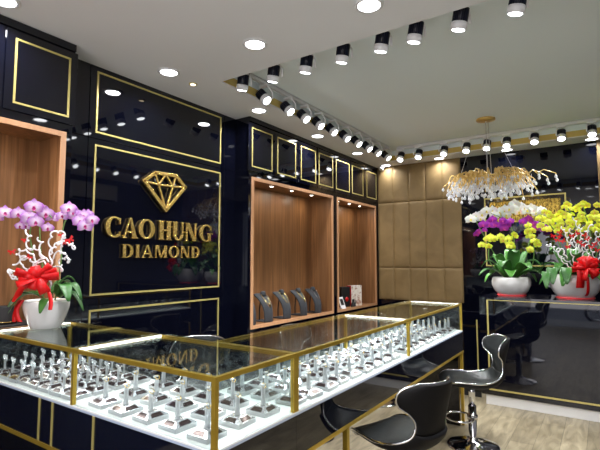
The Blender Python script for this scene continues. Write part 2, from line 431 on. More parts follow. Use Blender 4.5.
# gem outline
em = MB()
G = dict(l=(2.355, 2.168), tl=(2.462, 2.252), tr=(2.69, 2.262), r=(2.80, 2.172), b=(2.588, 1.94), i1=(2.505, 2.155), i2=(2.66, 2.16), m=(2.578, 2.256))
def bar(p, q, w=.026, d=.026, z=.0):
    a, c = Vector(G[p]), Vector(G[q]); t = (c-a).normalized(); n = Vector((-t.y, t.x))*w/2
    a2, c2 = a-t*w*.35, c+t*w*.35
    poly(em, [tuple(a2-n), tuple(c2-n), tuple(c2+n), tuple(a2+n)], d-z)
for p, q in (('l','tl'), ('tl','tr'), ('tr','r'), ('r','b'), ('b','l')): bar(p, q, .030)
for p, q in (('l','i1'), ('i1','i2'), ('i2','r'), ('i1','b'), ('i2','b'), ('tl','i1'), ('tr','i2'), ('i1','m'), ('m','i2')): bar(p, q, .017, .022)
em.build('gem_emblem', M['goldletter'], sign, (.012, -1.96, -1.52), bevel=.004)
pn = MB()
for y, z in ((2.375, 2.17), (2.79, 2.17), (2.588, 1.955), (2.04, 1.76), (2.18, 1.70), (2.33, 1.76), (2.55, 1.76), (2.68, 1.80), (2.82, 1.76), (3.01, 1.76), (2.20, 1.57), (2.97, 1.57)):
    pn.box(0, .013, y-.003-1.96, y+.003-1.96, z-.003-1.52, z+.003-1.52)
pn.build('mounting_pins', M['golddark'], sign)

# ------------------------------------------------------------------ ceiling lights
DW, SPW = 12, 46
dl = None
def downlights():
    global dl
    spots = [(-1.953, 2.328, 'small round downlight at the corner of the recessed ceiling'),
             (-2.824, 2.30, 'round downlight over the start of the gold-framed logo wall'),
             (-1.085, 2.335, 'large round downlight at the top edge, above the black track lamps'),
             (-2.81, 3.42, 'round downlight in front of the inner corner of the long cabinet'),
             (-2.81, 4.54, 'round downlight above the third gold-framed cabinet door'),
             (-2.81, 5.60, 'round downlight above the fifth gold-framed cabinet door'),
             (-2.80, 6.58, 'round downlight tucked against the gold padded wall corner'),
             (-1.95, 6.56, 'round downlight over the end of the gold padded wall'),
             (-1.03, 6.56, 'round downlight behind the chandelier by the black wall'),
             (-.06, 6.56, 'round downlight above the yellow orchids by the black wall'),
             (-2.82, 1.1, 'round downlight over the single-niche cabinet'),
             (-1.95, 1.1, 'round downlight over the corner of the showcases'), (-1.08, .9, 'round downlight over the front aisle'),
             (-.2, 2.33, 'round downlight above the stool aisle'), (-.2, .9, 'round downlight close to the shop entrance'),
             (.85, 2.33, 'round downlight near the grey side wall')]
    root = thing('ceiling_downlight', spots[0][2], 'ceiling light', (0, 0, 0), 0, 'round white ceiling downlights')
    MB().lathe([(.088, 0), (.088, -.004), (.07, -.010), (.066, -.004)], 28).build('rim', M['white'], root)
    MB().lathe([(.067, -.002), (.066, -.0065), (.04, -.0075)], 28).build('lens', M['down'], root)
    ks = kids_of(root)
    for i, (x, y, lb) in enumerate(spots):
        if i == 0: root.location = (x, y, H)
        else: dup(root, ks, (x, y, H), 0, lb)
        area('downlight_lamp', (x, y, H-.012), .12, DW*(.3 if y > 6.5 else 1), (.97, .98, 1), spread=radians(150))
downlights()
wl_ = thing('mini_downlight', 'tiny warm gold-rimmed ceiling lamp above the logo wall', 'ceiling light', (-2.851, 2.581, H))
MB().lathe([(.036, 0), (.036, -.004), (.026, -.006)], 18).build('rim', M['goldline'], wl_)
MB().lathe([(.026, -.004), (.02, -.008)], 18).build('lens', M['warm'], wl_)

# track rails
def rail(name_label, x0, x1, y0, y1):
    t = thing('track_rail', name_label, 'lighting track', ((x0+x1)/2, (y0+y1)/2, HT))
    cx, cy = (x0+x1)/2, (y0+y1)/2
    mb = MB()
    if x1-x0 < y1-y0:
        mb.box(x0-cx, x0-cx+.008, y0-cy, y1-cy, -.035, 0).box(x1-cx-.008, x1-cx, y0-cy, y1-cy, -.035, 0).box(x0-cx, x1-cx, y0-cy, y1-cy, -.006, 0)
        sl = MB().box(x0-cx+.008, x1-cx-.008, y0-cy, y1-cy, -.022, -.006)
    else:
        mb.box(x0-cx, x1-cx, y0-cy, y0-cy+.008, -.035, 0).box(x0-cx, x1-cx, y1-cy-.008, y1-cy, -.035, 0).box(x0-cx, x1-cx, y0-cy, y1-cy, -.006, 0)
        sl = MB().box(x0-cx, x1-cx, y0-cy+.008, y1-cy-.008, -.022, -.006)
    mb.build('channel', M['rail'], t); sl.build('contact_strip', M['blackmatte'], t)
rail('long white lighting track running along the black cabinets', -2.557, -2.523, 2.95, 6.10)
rail('white lighting track crossing in front of the padded wall', -2.45, .36, 6.163, 6.197)
rail('white lighting track on the side facing the grey wall', .363, .397, 2.95, 6.10)
rail('white lighting track hidden behind the near ceiling edge', -2.60, .36, 2.803, 2.837)

def spotlight(kind, label, rz, dirv, group):
    root = thing('track_spotlight', label, 'spotlight', (0, 0, 0), rz, group)
    MB().bbox(-.05, .05, -.017, .017, -.055, -.035, .003, 1).build('adapter', M['white'], root)
    MB().tube([(.035, 0, -.05), (.045, .03, -.075), (.05, .055, -.10), (.05, .058, -.16)], .008, 8).build('arm', M['white'], root)
    T = Matrix.Translation((0, 0, -.16)) @ Vector(dirv).normalized().to_track_quat('-Z', 'Y').to_matrix().to_4x4()
    body = MB().lathe([(.030, .085), (.036, .083), (.036, -.005)], 24, 0, T)
    for k in range(20):
        body.box(.034, .048, -.0022, .0022, -.005, .083, 0, T @ Matrix.Rotation(2*pi*k/20, 4, 'Z'))
    body.build('heatsink', M['heat'], root)
    MB().lathe([(.046, 0), (.051, -.004), (.051, -.030), (.047, -.033), (.047, -.046), (.044, -.050), (.040, -.046)], 28, 0, T).build('front_ring', M['white'], root)
    MB().lathe([(.040, -.044), (.038, -.048)], 24, 0, T).build('lens', M['lamp'], root)
    MB().lathe([(.011, 0), (.013, .01), (.009, .016)], 12, 0, Matrix.Translation((.0, .048, -.16)) @ Matrix.Rotation(-pi/2, 4, 'X')).build('knob', M['white'], root)
    return root
def spot_lamp(p, d, e, ang=70):
    l = bpy.data.lights.new('track_lamp', 'SPOT'); l.energy = e; l.spot_size = radians(ang); l.spot_blend = .6; l.shadow_soft_size = .04; l.color = (.97, .985, 1)
    o = bpy.data.objects.new('track_lamp', l); C.objects.link(o); d = Vector(d).normalized()
    o.location = Vector(p)+d*.075; o.rotation_euler = d.to_track_quat('-Z', 'Y').to_euler()
rows = [
    ('along the black cabinets', [(-2.54, y) for y in (3.17, 3.55, 3.84, 4.13, 4.43, 4.75, 5.06, 5.37, 5.66, 6.00)], (.72, 0, -.75), (.72, .0, -.75), 0, 'spotlights on the long track'),
    ('before the padded wall', [(x, 6.18) for x in (-2.40, -2.13, -1.77, -1.47, -1.21, -.97, -.65, -.36, -.05)], (0, -.5, -.85), (0, -.5, -.85), pi, 'spotlights on the rear track'),
    ('under the near ceiling edge', [(x, 2.82) for x in (-2.50, -2.17, -1.85, -1.53, -1.22, -.98, -.69, -.36, -.03)], (-.22, .12, -.95), (-.22, .12, -.95), 0, 'spotlights on the near track'),
    ('facing the grey wall', [(.38, y) for y in (3.3, 3.75, 4.1, 4.45, 4.85, 5.25, 5.7)], (-.6, 0, -.8), (-.6, 0, -.8), 0, 'spotlights on the side track'),
]
for nm, pts, wd, _, rz, grp in rows:
    ld = Matrix.Rotation(-rz, 3, 'Z') @ Vector(wd)
    lb = lambda i: '%s track spotlight from the cabinet-side end, in the row %s' % (ORD[i], nm)
    r0 = spotlight(nm, lb(0), rz, ld, grp); ks = kids_of(r0)
    if nm.startswith('along'):
        # arm sits on the far side of the head on this run
        pass
    for i, (x, y) in enumerate(pts):
        if i == 0: r0.location = (x, y, HT)
        else: dup(r0, ks, (x, y, HT), rz, lb(i))
        spot_lamp((x, y, HT-.16), wd, SPW)

# security camera
sc_ = thing('security_camera', 'small white dome security camera in the ceiling corner', 'camera', (-2.90, 6.625, H+.002))
MB().lathe([(.045, 0), (.05, -.01), (.045, -.025)], 20).build('base', M['white'], sc_)
MB().lathe([(.044, -.022), (.042, -.04), (.03, -.062), (.012, -.073), (.002, -.075)], 20, 0).build('dome', M['white'], sc_)
MB().lathe([(.016, 0), (.016, .02), (.01, .024)], 14, 0, Matrix.Translation((.02, -.028, -.045)) @ Vector((.5, -.7, -.3)).to_track_quat('Z', 'Y').to_matrix().to_4x4()).build('lens', M['blackmatte'], sc_)

# ------------------------------------------------------------------ showcases
ZT, ZD = 1.10, .853         # glass top, deck top
def showcase(label, x0, x1, y0, y1, front, led_sides, posts):
    t = thing('glass_showcase', label, 'glass showcase', (x0, y0, ZD-.006))
    X = lambda v: v-x0
    Yy = lambda v: v-y0
    
    a, c, d, e = 0, x1-x0, 0, y1-y0
    MB().box(a, c, d, e, 0, .006).build('deck', M['deck'], t)
    ed = MB()
    ed.box(a, c, d, e, -.009, 0)
    ed.build('deck_edge', M['deckedge'], t)
    zt = ZT-(ZD-.006); w = .018
    fr = MB()
    fr.box(a, c, d, d+w, zt-w, zt).box(a, c, e-w, e, zt-w, zt).box(a, a+w, d+w, e-w, zt-w, zt).box(c-w, c, d+w, e-w, zt-w, zt)
    fr.build('top_frame', M['brass'], t)
    for px, py in posts:
        MB().box(px*c-(w if px else 0), px*c+(0 if px else w), py*e-(w if py else 0), py*e+(0 if py else w), .006, zt-w).build('corner_post', M['brass'], t)
    MB().box(a+.004, c-.004, d+.004, e-.004, zt+.0005, zt+.0065).build('top_glass', M['glasstop'], t)
    g = .005
    sides = dict(S=(a+w, c-w, d+.004, d+.004+g), N=(a+w, c-w, e-.004-g, e-.004), W=(a+.004, a+.004+g, d+w, e-w), E=(c-.004-g, c-.004, d+w, e-w))
    for k in front:
        q = sides[k]; MB().box(q[0], q[1], q[2], q[3], .006, zt-w).build('glass_pane', M['glass'], t)
    for k in led_sides:
        if k == 'W': bx = (a+w, a+w+.014, d+w, e-w)
        elif k == 'N': bx = (a+w, c-w, e-w-.014, e-w)
        elif k == 'S': bx = (a+w, c-w, d+w, d+w+.014)
        else: bx = (c-w-.014, c-w, d+w, e-w)
        MB().box(*bx, zt-.010, zt-.0005).build('led_strip', M['led'], t)
    return t
CX0, CX1, CY0, CY1 = -1.62, -1.12, 1.14, 1.63
showcase('corner glass showcase with brass frame nearest the viewer', -2.02, CX1, CY0, CY1, 'SEN', 'W', [(1, 0), (0, 0), (1, 1)])
showcase('brass-framed showcase under the potted pink orchid', -2.92, -2.02, CY0, CY1, 'SNW', 'W', [(0, 0), (0, 1)])
showcase('middle glass showcase of the long run, beside the near stool', CX0, CX1, CY1, 3.0, 'EW', 'N', [(1, 0), (1, 1), (0, 1)])
showcase('farthest glass showcase, ending near the gold padded wall', CX0, CX1, 3.0, 4.36, 'ENW', 'N', [(1, 1), (0, 1)])
LEDW = .75
def ledbar(x0, x1, y0, y1, e, tilt=(0, 0, 0)):
    area('case_led', ((x0+x1)/2, (y0+y1)/2, ZT-.032), x1-x0, e, (1, .98, .95), sy=y1-y0, rot=tilt)
ledbar(-2.0, -1.14, 1.165, 1.185, LEDW); ledbar(-2.0, -1.14, 1.585, 1.605, LEDW)
ledbar(-2.90, -2.04, 1.165, 1.185, LEDW); ledbar(-2.90, -2.04, 1.585, 1.605, LEDW)
ledbar(-1.165, -1.145, 1.66, 2.97, LEDW*1.6); ledbar(-1.60, -1.58, 1.66, 2.97, LEDW*1.3)
ledbar(-1.165, -1.145, 3.03, 4.33, LEDW*1.6); ledbar(-1.60, -1.58, 3.03, 4.33, LEDW*1.3)

# counters carrying the cases
def counter(label):
    t = thing('counter_table', label, 'counter', (0, 0, 0))
    return t
ct = counter('long black lacquered counter on brass legs carrying the glass showcases')
z1 = ZD-.0155
ap = MB()
ap.box(CX1-.012, CX1, CY1, 4.36, .668, z1)          # apron on the customer side
ap.build('apron', M['black'], ct)
MB().box(CX0, CX0+.012, CY1, 4.36, .668, z1).build('apron', M['black'], ct)
MB().box(CX0+.012, CX1-.012, CY1+.01, 4.348, z1-.02, z1).build('top_board', M['blackmatte'], ct)
MB().box(CX0+.012, CX1-.012, CY1+.01, 4.348, .668, .678).build('underside_panel', M['black'], ct)
gb = MB().box(CX1-.03, CX1+.004, CY1, 4.364, .650, .668)
gb.build('brass_rail', M['brass'], ct)
for y in (2.085, 4.335):
    fr = MB().box(CX1-.026, CX1, y, y+.026, 0, .648).box(CX0, CX0+.026, y, y+.026, 0, .648).box(CX0+.026, CX1-.026, y, y+.026, .622, .648)
    fr.build('leg_frame', M['brass'], ct)
MB().box(-1.62, CX1-.03, 4.30, 4.334, .0, .648).build('end_panel', M['black'], ct)
fc = counter('navy counter front with brass strips below the corner showcases')
MB().box(CX1-.012, CX1, CY0+.002, CY1-.001, .650, z1).build('side_panel', M['black'], fc)
MB().box(-2.98, CX1-.012, CY0, CY0+.02, .640, z1).build('front_panel', M['navy'], fc)
MB().box(-2.98, CX1-.03, CY0+.03, CY1-.01, .0, .635).build('base_cabinet', M['black'], fc)
MB().box(-2.98, CX1-.012, CY0-.004, CY0+.03, .620, .640).build('brass_rail', M['brass'], fc)
for x in (-2.285, -2.165, -1.83):
    MB().box(x-.006, x+.006, CY0-.004, CY0, .640, z1).build('brass_strip', M['goldline'], fc)

# ------------------------------------------------------------------ ring stands
def ring_stand(kind):
    b_ = MB()
    w = .052 if kind == 'post' else .047
    def sq(r, z): return [(-r, -r, z), (r, -r, z), (r, r, z), (-r, r, z)]
    vs = sq(w, 0)+sq(w, .018)+sq(.026, .034)
    fs = [(3, 2, 1, 0), (8, 9, 10, 11)]
    for l in (0, 4):
        for k in range(4): fs.append((l+k, l+(k+1) % 4, l+4+(k+1) % 4, l+4+k))
    b_.add(vs, fs[:1]+fs[2:6], 0); b_.add(vs, fs[1:2]+fs[6:], 2)
    # dark foil strips on the four sloped faces
    for k in range(4):
        T = Matrix.Rotation(k*pi/2, 4, 'Z')
        q = lambda f, e: (w+(.026-w)*f+.0006, e*(.030-.010*f), .018+.016*f+.0008)
        b_.add([q(.12, -1), q(.12, 1), q(.8, 1), q(.8, -1)], [(0, 1, 2, 3)], 1, False, T)
    root = b_.build('ring_stand', [M['acrylic'], M['plate'], M['mirror']])
    if kind == 'bar':
        MB().lathe([(.006, .034), (.005, .09)], 10).build('post', M['acrylic'], root)
        T = Matrix.Translation((0, 0, .095)) @ Matrix.Rotation(radians(35), 4, 'Y')
        MB().bbox(-.022, .022, -.005, .005, -.006, .006, .002, 1, 0, T).build('finger', M['acrylic'], root)
    else:
        MB().lathe([(.0105, .034), (.009, .10), (.008, .104), (.004, .106)], 14).build('post', M['acrylic'], root)
        T = Matrix.Translation((0, 0, .112)) @ Matrix.Rotation(pi/2, 4, 'X')
        MB().bbox(-.006, .006, -.016, .006, -.004, .004, .002, 1).build('finger', M['acrylic'], root, (0, 0, .116))
    T = Matrix.Translation((.004, 0, .112 if kind != 'bar' else .098)) @ Matrix.Rotation(radians(60), 4, 'Y')
    pts = [(.010*cos(a), .010*sin(a), 0) for a in [2*pi*k/16 for k in range(16)]]
    MB().tube([T @ Vector(p) for p in pts], .0018, 6, closed=True).build('ring', M['silver' if kind == 'bar' else 'gold'], root)
    return root
def place_stands(kind, xs, ys, case, ref, grp):
    r0 = ring_stand(kind); ks = kids_of(r0); first = True
    tag(r0, 'x', 'ring stand', grp)
    for j, y in enumerate(ys):
        for i, x in enumerate(xs):
            along, deep = (i, j)
            if case.startswith('long'): row, pos = len(xs)-1-i, j
            elif case.startswith('middle') or case.startswith('far'): row, pos = len(xs)-1-i, j
            elif case.startswith('corner'): row, pos = j, len(xs)-1-i
            else: row, pos = j, len(xs)-1-i
            lb = 'clear ring stand in %s, %s row from the glass, %s from %s' % (case, ORD[row], ORD[pos], ref)
            jit = (random.uniform(-.006, .006), random.uniform(-.006, .006))
            loc = (x+jit[0], y+jit[1], ZD+.0005); rz = random.uniform(-.05, .05)
            if first: r0.location = loc; r0.rotation_euler = (0, 0, rz); r0['label'] = lb; first = False
            else: dup(r0, ks, loc, rz, lb)
place_stands('post', [-1.235-.163*k for k in range(5)], [1.225, 1.385, 1.545], 'corner showcase', 'the brass post', 'ring stands in the corner showcase')
place_stands('bar', [-2.10-.108*k for k in range(8)], [1.215, 1.325, 1.435, 1.545], 'orchid showcase', 'the brass post', 'ring stands in the showcase under the orchid')
place_stands('post', [-1.21-.145*k for k in range(3)], [1.72+.142*k for k in range(9)], 'middle showcase', 'the corner', 'ring stands in the middle showcase')
place_stands('post', [-1.21-.145*k for k in range(3)], [3.09+.145*k for k in range(9)], 'far showcase', 'the brass post', 'ring stands in the far showcase')

# ------------------------------------------------------------------ necklace busts
def bust_mesh():
    mb = MB()
    # curved front sheet: from base up to the shoulders, narrow neck on top
    prof = [(.045, 0, .070), (.048, .05, .070), (.045, .11, .072), (.030, .17, .078), (.005, .22, .086), (-.030, .262, .094), (-.068, .290, .098), (-.095, .302, .085), (-.108, .306, .05)]
    def fn(u, v):
        f = v*(len(prof)-1); i = min(int(f), len(prof)-2); t = f-i
        x, z, w = [prof[i][k]*(1-t)+prof[i+1][k]*t for k in range(3)]
        s = (u-.5)*2
        return (x-.045*s*s*(w/.1)+.02, s*w, z)
    mb.grid(fn, 12, 24)
    return mb
def bust_thing(label, loc, rz):
    t = thing('necklace_bust', label, 'jewellery bust', loc, rz, 'grey necklace busts in the wooden niche')
    bust_mesh().build('torso', M['bust'], t, solid=.008)
    MB().bbox(-.13, .03, -.065, .065, 0, .012, .003, 1).build('foot', M['bust'], t)
    nk = MB().lathe([(.036, 0), (.034, .02), (.031, .045), (.022, .055), (.003, .058)], 20, 0, Matrix.Translation((-.050, 0, .278)))
    nk.build('neck', M['bust'], t)
    MB().tube([(-.06, 0, .28), (-.09, 0, .2), (-.10, 0, .1), (-.10, 0, .01)], .007, 8).build('strut', M['bust'], t)
    return t
def necklace(label, loc, rz, kind):
    t = thing('necklace', label, 'necklace', loc, rz)
    pts = []
    for k in range(25):
        s = (k/24-.5)*2
        w = .042*abs(s)**.55*(1 if s > 0 else -1)
        z = .305-.12*(1-abs(s)**1.6)
        PZ = [(.11, .045), (.17, .030), (.22, .005), (.262, -.030), (.290, -.058), (.33, -.075)]
        for (za, xa), (zb, xb_) in zip(PZ, PZ[1:]):
            if za <= z <= zb: x = xa+(xb_-xa)*(z-za)/(zb-za)
        pts.append((x+.02-.045*(w/.1)**2*.8+.008, w, z))
    MB().tube(pts, .0028, 6).build('chain', M['gold' if kind != 's' else 'silver'], t)
    if kind == 'p':
        f = MB()
        for k in range(5):
            a = 2*pi*k/5+.3
            f.bbox(-.002, .002, -.008, .008, -.005, .005, .001, 1, 0, Matrix.Translation((.060, .011*cos(a), .178+.011*sin(a))) @ Matrix.Rotation(a, 4, 'X'))
        f.build('pendant', M['gold'], t)
    elif kind == 'd':
        MB().lathe([(.002, .009), (.008, .004), (.008, -.003), (.002, -.010)], 10, 0, Matrix.Translation((.060, 0, .176))).build('pendant', M['gold'], t)
    return t
bz = .82+.0005
bl = [(3.69, 'cut off by the niche frame', None), (3.985, 'with a flower pendant chain', 'p'), (4.335, 'with a plain gold chain', 'c'), (4.69, 'with a drop pendant chain', 'd'), (5.03, 'with a pale slim chain, last in the niche', 's')]
for y, d, k in bl:
    bust_thing('dark grey linen necklace bust %s' % d, (-3.15, y, bz), radians(-4))
    if k: necklace({'p': 'gold necklace with flower pendant on a grey bust', 'c': 'plain gold necklace on the second complete grey bust', 'd': 'gold necklace with drop pendant on a grey bust', 's': 'slim silvery necklace on the last grey bust'}[k], (-3.15, y, bz), radians(-4), k)
# low black bust and tray in the near niche
tb_ = thing('bust_tray', 'black velvet tray with a low black neck form in the near niche', 'jewellery display', (-3.17, 1.36, 1.0805))
MB().bbox(-.12, .12, -.17, .14, 0, .022, .006, 2).build('tray', M['bustblack'], tb_)
MB().lathe([(.075, .022), (.078, .04), (.066, .075), (.062, .12), (.058, .13), (.01, .133)], 28, 0, Matrix.Translation((0, -.03, 0))).build('neck_form', M['bustblack'], tb_)
ck = thing('choker_necklace', 'thin gold choker around the low black neck form', 'necklace', (-3.17, 1.33, 1.0805))
MB().tube([(.082*cos(a), .082*sin(a), .048-.012*cos(a)) for a in [2*pi*k/32 for k in range(32)]], .003, 6, closed=True).build('chain', M['gold'], ck)

# things in the second niche
bx = thing('gift_box', 'white patterned paper box with a red side in the end niche', 'box', (-3.17, 6.17, .8205), radians(-25))
mp_ = noise_col(mat('patterned_paper', (.75, .68, .6), .6), (.45, .25, .18), (.85, .8, .72), nscale=28, lo=.35, hi=.5)
MB().box(-.05, .05, -.10, .10, 0, .30).build('body', mp_, bx)
MB().box(-.051, .051, -.104, -.1002, 0, .30).build('side_panel', M['red'], bx)
MB().box(-.03, .03, -.03, .03, .30, .302).build('sticker', M['white'], bx)
bk = thing('black_box', 'black box with a red emblem standing behind the phone holder', 'box', (-3.20, 5.90, .8205), radians(-15))
MB().bbox(-.035, .035, -.09, .09, 0, .29, .003, 1).build('body', M['blackmatte'], bk)
MB().lathe([(.035, 0), (.034, .003)], 16, 0, Matrix.Translation((.036, .02, .11)) @ Matrix.Rotation(pi/2, 4, 'Y')).build('emblem', M['red'], bk)
ph = thing('card_holder', 'tilted white card holder with a dark picture in the end niche', 'card holder', (-3.08, 5.66, .8205), radians(-5))
Tt = Matrix.Rotation(radians(-22), 4, 'Y')
MB().bbox(-.006, .006, -.06, .06, .006, .17, .003, 1, 0, Tt).build('panel', M['white'], ph)
MB().box(.0062, .0075, -.035, .04, .05, .14, 0, Tt).build('picture', M['blackmatte'], ph)
MB().bbox(-.06, .03, -.05, .05, 0, .006, .002, 1).build('foot', M['white'], ph)
fg = thing('figurine', 'small black crouching figurine on the end niche floor', 'figurine', (-3.06, 5.92, .8205))
MB().lathe([(.035, 0), (.04, .02), (.032, .05), (.018, .075), (.02, .09), (.016, .11), (.004, .12)], 16).build('body', M['blackmatte'], fg)
MB().tube([(0, .03, .03), (.01, .06, .06), (.0, .08, .10)], [.012, .01, .006], 8).build('tail', M['blackmatte'], fg)

# ------------------------------------------------------------------ bar stools
def stool(label, loc, rz, sz):
    """front of the seat towards local +Y; sz = seat height"""
    t = thing('bar_stool', label, 'bar stool', loc, rz, 'black scoop bar stools with chrome trim')
    prof = [  # y, z, halfwidth, curl
        (.235, -.045, .120, .00), (.225, -.012, .168, .01), (.17, .004, .205, .02), (.08, -.006, .222, .03), (-.02, -.018, .220, .035), (-.10, -.014, .198, .04),
        (-.165, .012, .165, .035), (-.207, .065, .135, .02), (-.226, .125, .122, .03), (-.240, .175, .150, .055), (-.254, .225, .192, .085), (-.268, .275, .208, .10), (-.279, .320, .187, .085), (-.286, .350, .125, .04)]
    def cr(i, f):
        n = len(prof); g = lambda k: prof[max(0, min(n-1, k))]
        p0, p1, p2, p3 = g(i-1), g(i), g(i+1), g(i+2)
        return [.5*((2*b)+(-a+c)*f+(2*a-5*b+4*c-d)*f*f+(-a+3*b-3*c+d)*f**3) for a, b, c, d in zip(p0, p1, p2, p3)]
    def pt(v, s):                          # v index along profile, s across -1..1
        i = min(int(v), len(prof)-2); y, z, w, c = cr(i, v-i)
        k = min(1, max(0, (v-6)/4))        # 0 on the seat, 1 on the back
        return Vector((s*w, y+c*k*s*s*1.1, z+c*(1-k)*s*s))
    NV, NU, SP = 40, 12, 7.2
    m = len(prof)-1
    def shell(v0, v1, name, th):
        top = [[pt(v0+(v1-v0)*i/NV, -1+2*j/NU) for j in range(NU+1)] for i in range(NV+1)]
        mb = MB()
        nrm = [[None]*(NU+1) for _ in range(NV+1)]
        for i in range(NV+1):
            for j in range(NU+1):
                a = top[min(i+1, NV)][j]-top[max(i-1, 0)][j]; b = top[i][min(j+1, NU)]-top[i][max(j-1, 0)]
                n = b.cross(a); n = n.normalized() if n.length > 1e-9 else Vector((0, 0, 1))
                nrm[i][j] = n
        # n should point towards sitter: up on seat
        vs, W = [], NU+1
        for i in range(NV+1):
            for j in range(NU+1):
                s = -1+2*j/NU; puff = .010*(1-s**4)
                n = nrm[i][j] if nrm[NV//2][NU//2].z+nrm[NV//2][NU//2].y > 0 else -nrm[i][j]
                vs.append(top[i][j]+n*puff)
        o = len(vs)
        for i in range(NV+1):
            for j in range(NU+1):
                s = -1+2*j/NU
                e = 1-abs(s)**6
                n = nrm[i][j] if nrm[NV//2][NU//2].z+nrm[NV//2][NU//2].y > 0 else -nrm[i][j]
                vs.append(top[i][j]-n*(th*e+.004))
        fs, mi = [], []
        mb1 = MB()
        f1 = [(i*W+j, i*W+j+1, (i+1)*W+j+1, (i+1)*W+j) for i in range(NV) for j in range(NU)]
        f2 = [tuple(o+k for k in reversed(f)) for f in f1]
        side = []
        for i in range(NV): side += [(i*W, (i+1)*W, o+(i+1)*W, o+i*W), (i*W+NU, o+i*W+NU, o+(i+1)*W+NU, (i+1)*W+NU)]
        for j in range(NU): side += [(j, o+j, o+j+1, j+1), (NV*W+j, NV*W+j+1, o+NV*W+j+1, o+NV*W+j)]
        mb1.add([tuple(v) for v in vs], f1, 0, True); nfa = len(f1)
        mb1.f += f2+side; mb1.mi += [1]*len(f2)+[1]*len(side); mb1.sm += [True]*(len(f2)+len(side))
        return mb1.build(name, [M['leather'], M['leatherback']], t, (0, 0, sz))
    shell(0, SP, 'seat', .035); shell(SP, m, 'backrest', .018)
    loop = [pt(m*i/60, -1) for i in range(61)]+[pt(m, -1+2*j/10) for j in range(1, 11)]+[pt(m*(60-i)/60, 1) for i in range(1, 61)]+[pt(0, 1-2*j/10) for j in range(1, 10)]
    MB().tube(loop, .0065, 8, closed=True).build('chrome_rim', M['chrome'], t, (0, 0, sz))
    seam = [pt(v, 0)+Vector((0, 0, .0125)) for v in (1.2, 2, 3, 4, 5)]
    MB().lathe([(.03, sz-.05), (.026, sz-.10), (.025, .30)], 20).build('gas_lift', M['chrome'], t)
    MB().lathe([(.032, .32), (.032, .08), (.036, .07)], 24).build('column', M['chrome'], t)
    MB().lathe([(.205, 0), (.207, .006), (.195, .012), (.14, .019), (.09, .027), (.055, .037), (.040, .052), (.036, .07)], 40).build('base_plate', M['chrome'], t)
    MB().bbox(-.06, .06, -.06, .06, sz-.062, sz-.045, .004, 1).build('mounting_plate', M['blackmatte'], t)
    lp = [(0.03, .02, .23)]+[(.13*sin(a), .10+.11*(-cos(a)), .225) for a in [radians(x) for x in range(30, 331, 15)]]+[(-.03, .02, .23)]
    fo = MB().tube(lp, .009, 8); fo.lathe([(.041, .21), (.041, .245)], 20)
    fo.build('footrest', M['chrome'], t)
    MB().tube([(.03, -.01, sz-.07), (.10, -.02, sz-.085), (.17, -.03, sz-.08)], .005, 6).build('lever', M['chrome'], t)
    return t
def facing(dx, dy): return math.atan2(dy, dx)-pi/2
stool('black bar stool closest to the viewer, its back turned to the camera', (-1.00, 2.50, 0), facing(-.94, .34), .515)
stool('farther black bar stool between showcase end and orchid counter', (-.945, 3.91, 0), facing(-.87, -.47), .525)
stool('black bar stool behind the corner showcase, by the logo wall', (-2.33, 2.22, 0), facing(.7, -.7), .585)
stool('black bar stool behind the middle showcase, before the first niche', (-2.15, 3.35, 0), facing(1, -.1), .56)
stool('black bar stool standing behind the end of the far showcase', (-2.05, 4.55, 0), facing(.8, -.6), .56)

# ------------------------------------------------------------------ orchid counter
oc = thing('orchid_counter', 'black glossy counter with gold outline and white plinth under two orchids', 'counter', (-1.13, 5.105, 0))
MB().bbox(0, 2.34, 0, .75, .10, 1.085, .002, 1).build('body', M['black'], oc)
MB().box(-.0, 2.34, -.006, .76, 1.086, 1.11).build('top_slab', M['black'], oc)
MB().box(.04, 2.34, .015, .70, 0, .0995).build('plinth', M['whitep'], oc)
MB().frame(1, 0, .075, 2.28, .150, 1.075+.02, .016, -.005).build('gold_outline', M['goldline'], oc)
gd = thing('swing_gate', 'low black glossy gate panel with a gold strip beside the orchid counter', 'gate', (-1.16, 5.30, 0))
MB().bbox(-.95, .02, 0, .03, .06, .93, .002, 1).build('panel', M['black'], gd)
MB().box(-.05, -.036, -.004, 0, .12, .84).build('gold_strip', M['goldline'], gd)
MB().box(-.93, -.02, .005, .025, 0, .0595).build('kick', M['blackmatte'], gd)

# framed gold picture on the back wall
fp = thing('framed_picture', 'gold textured relief picture in a gold and black frame behind the orchids', 'picture', (-.87, BY, 1.42))
MB().frame(1, -.001, -.50, .50, 0, .955, .018, -.03).build('outer_frame', M['goldline'], fp)
MB().frame(1, -.001, -.482, .482, .018, .937, .045, -.022).build('mount', M['black'], fp)
rel = noise_col(mat('gold_relief', (.7, .45, .08), .3, metal=.7), (.06, .035, .004), (.85, .58, .12), scale=(1.6, 1, .6), nscale=22, dist=2.2, lo=.38, hi=.62, bump=1, bscale=26)
MB().box(-.437, .437, -.012, -.001, .60, .892).build('relief', rel, fp)
MB().box(-.437, .437, -.010, -.001, .063, .60).build('dark_glass', M['black'], fp)

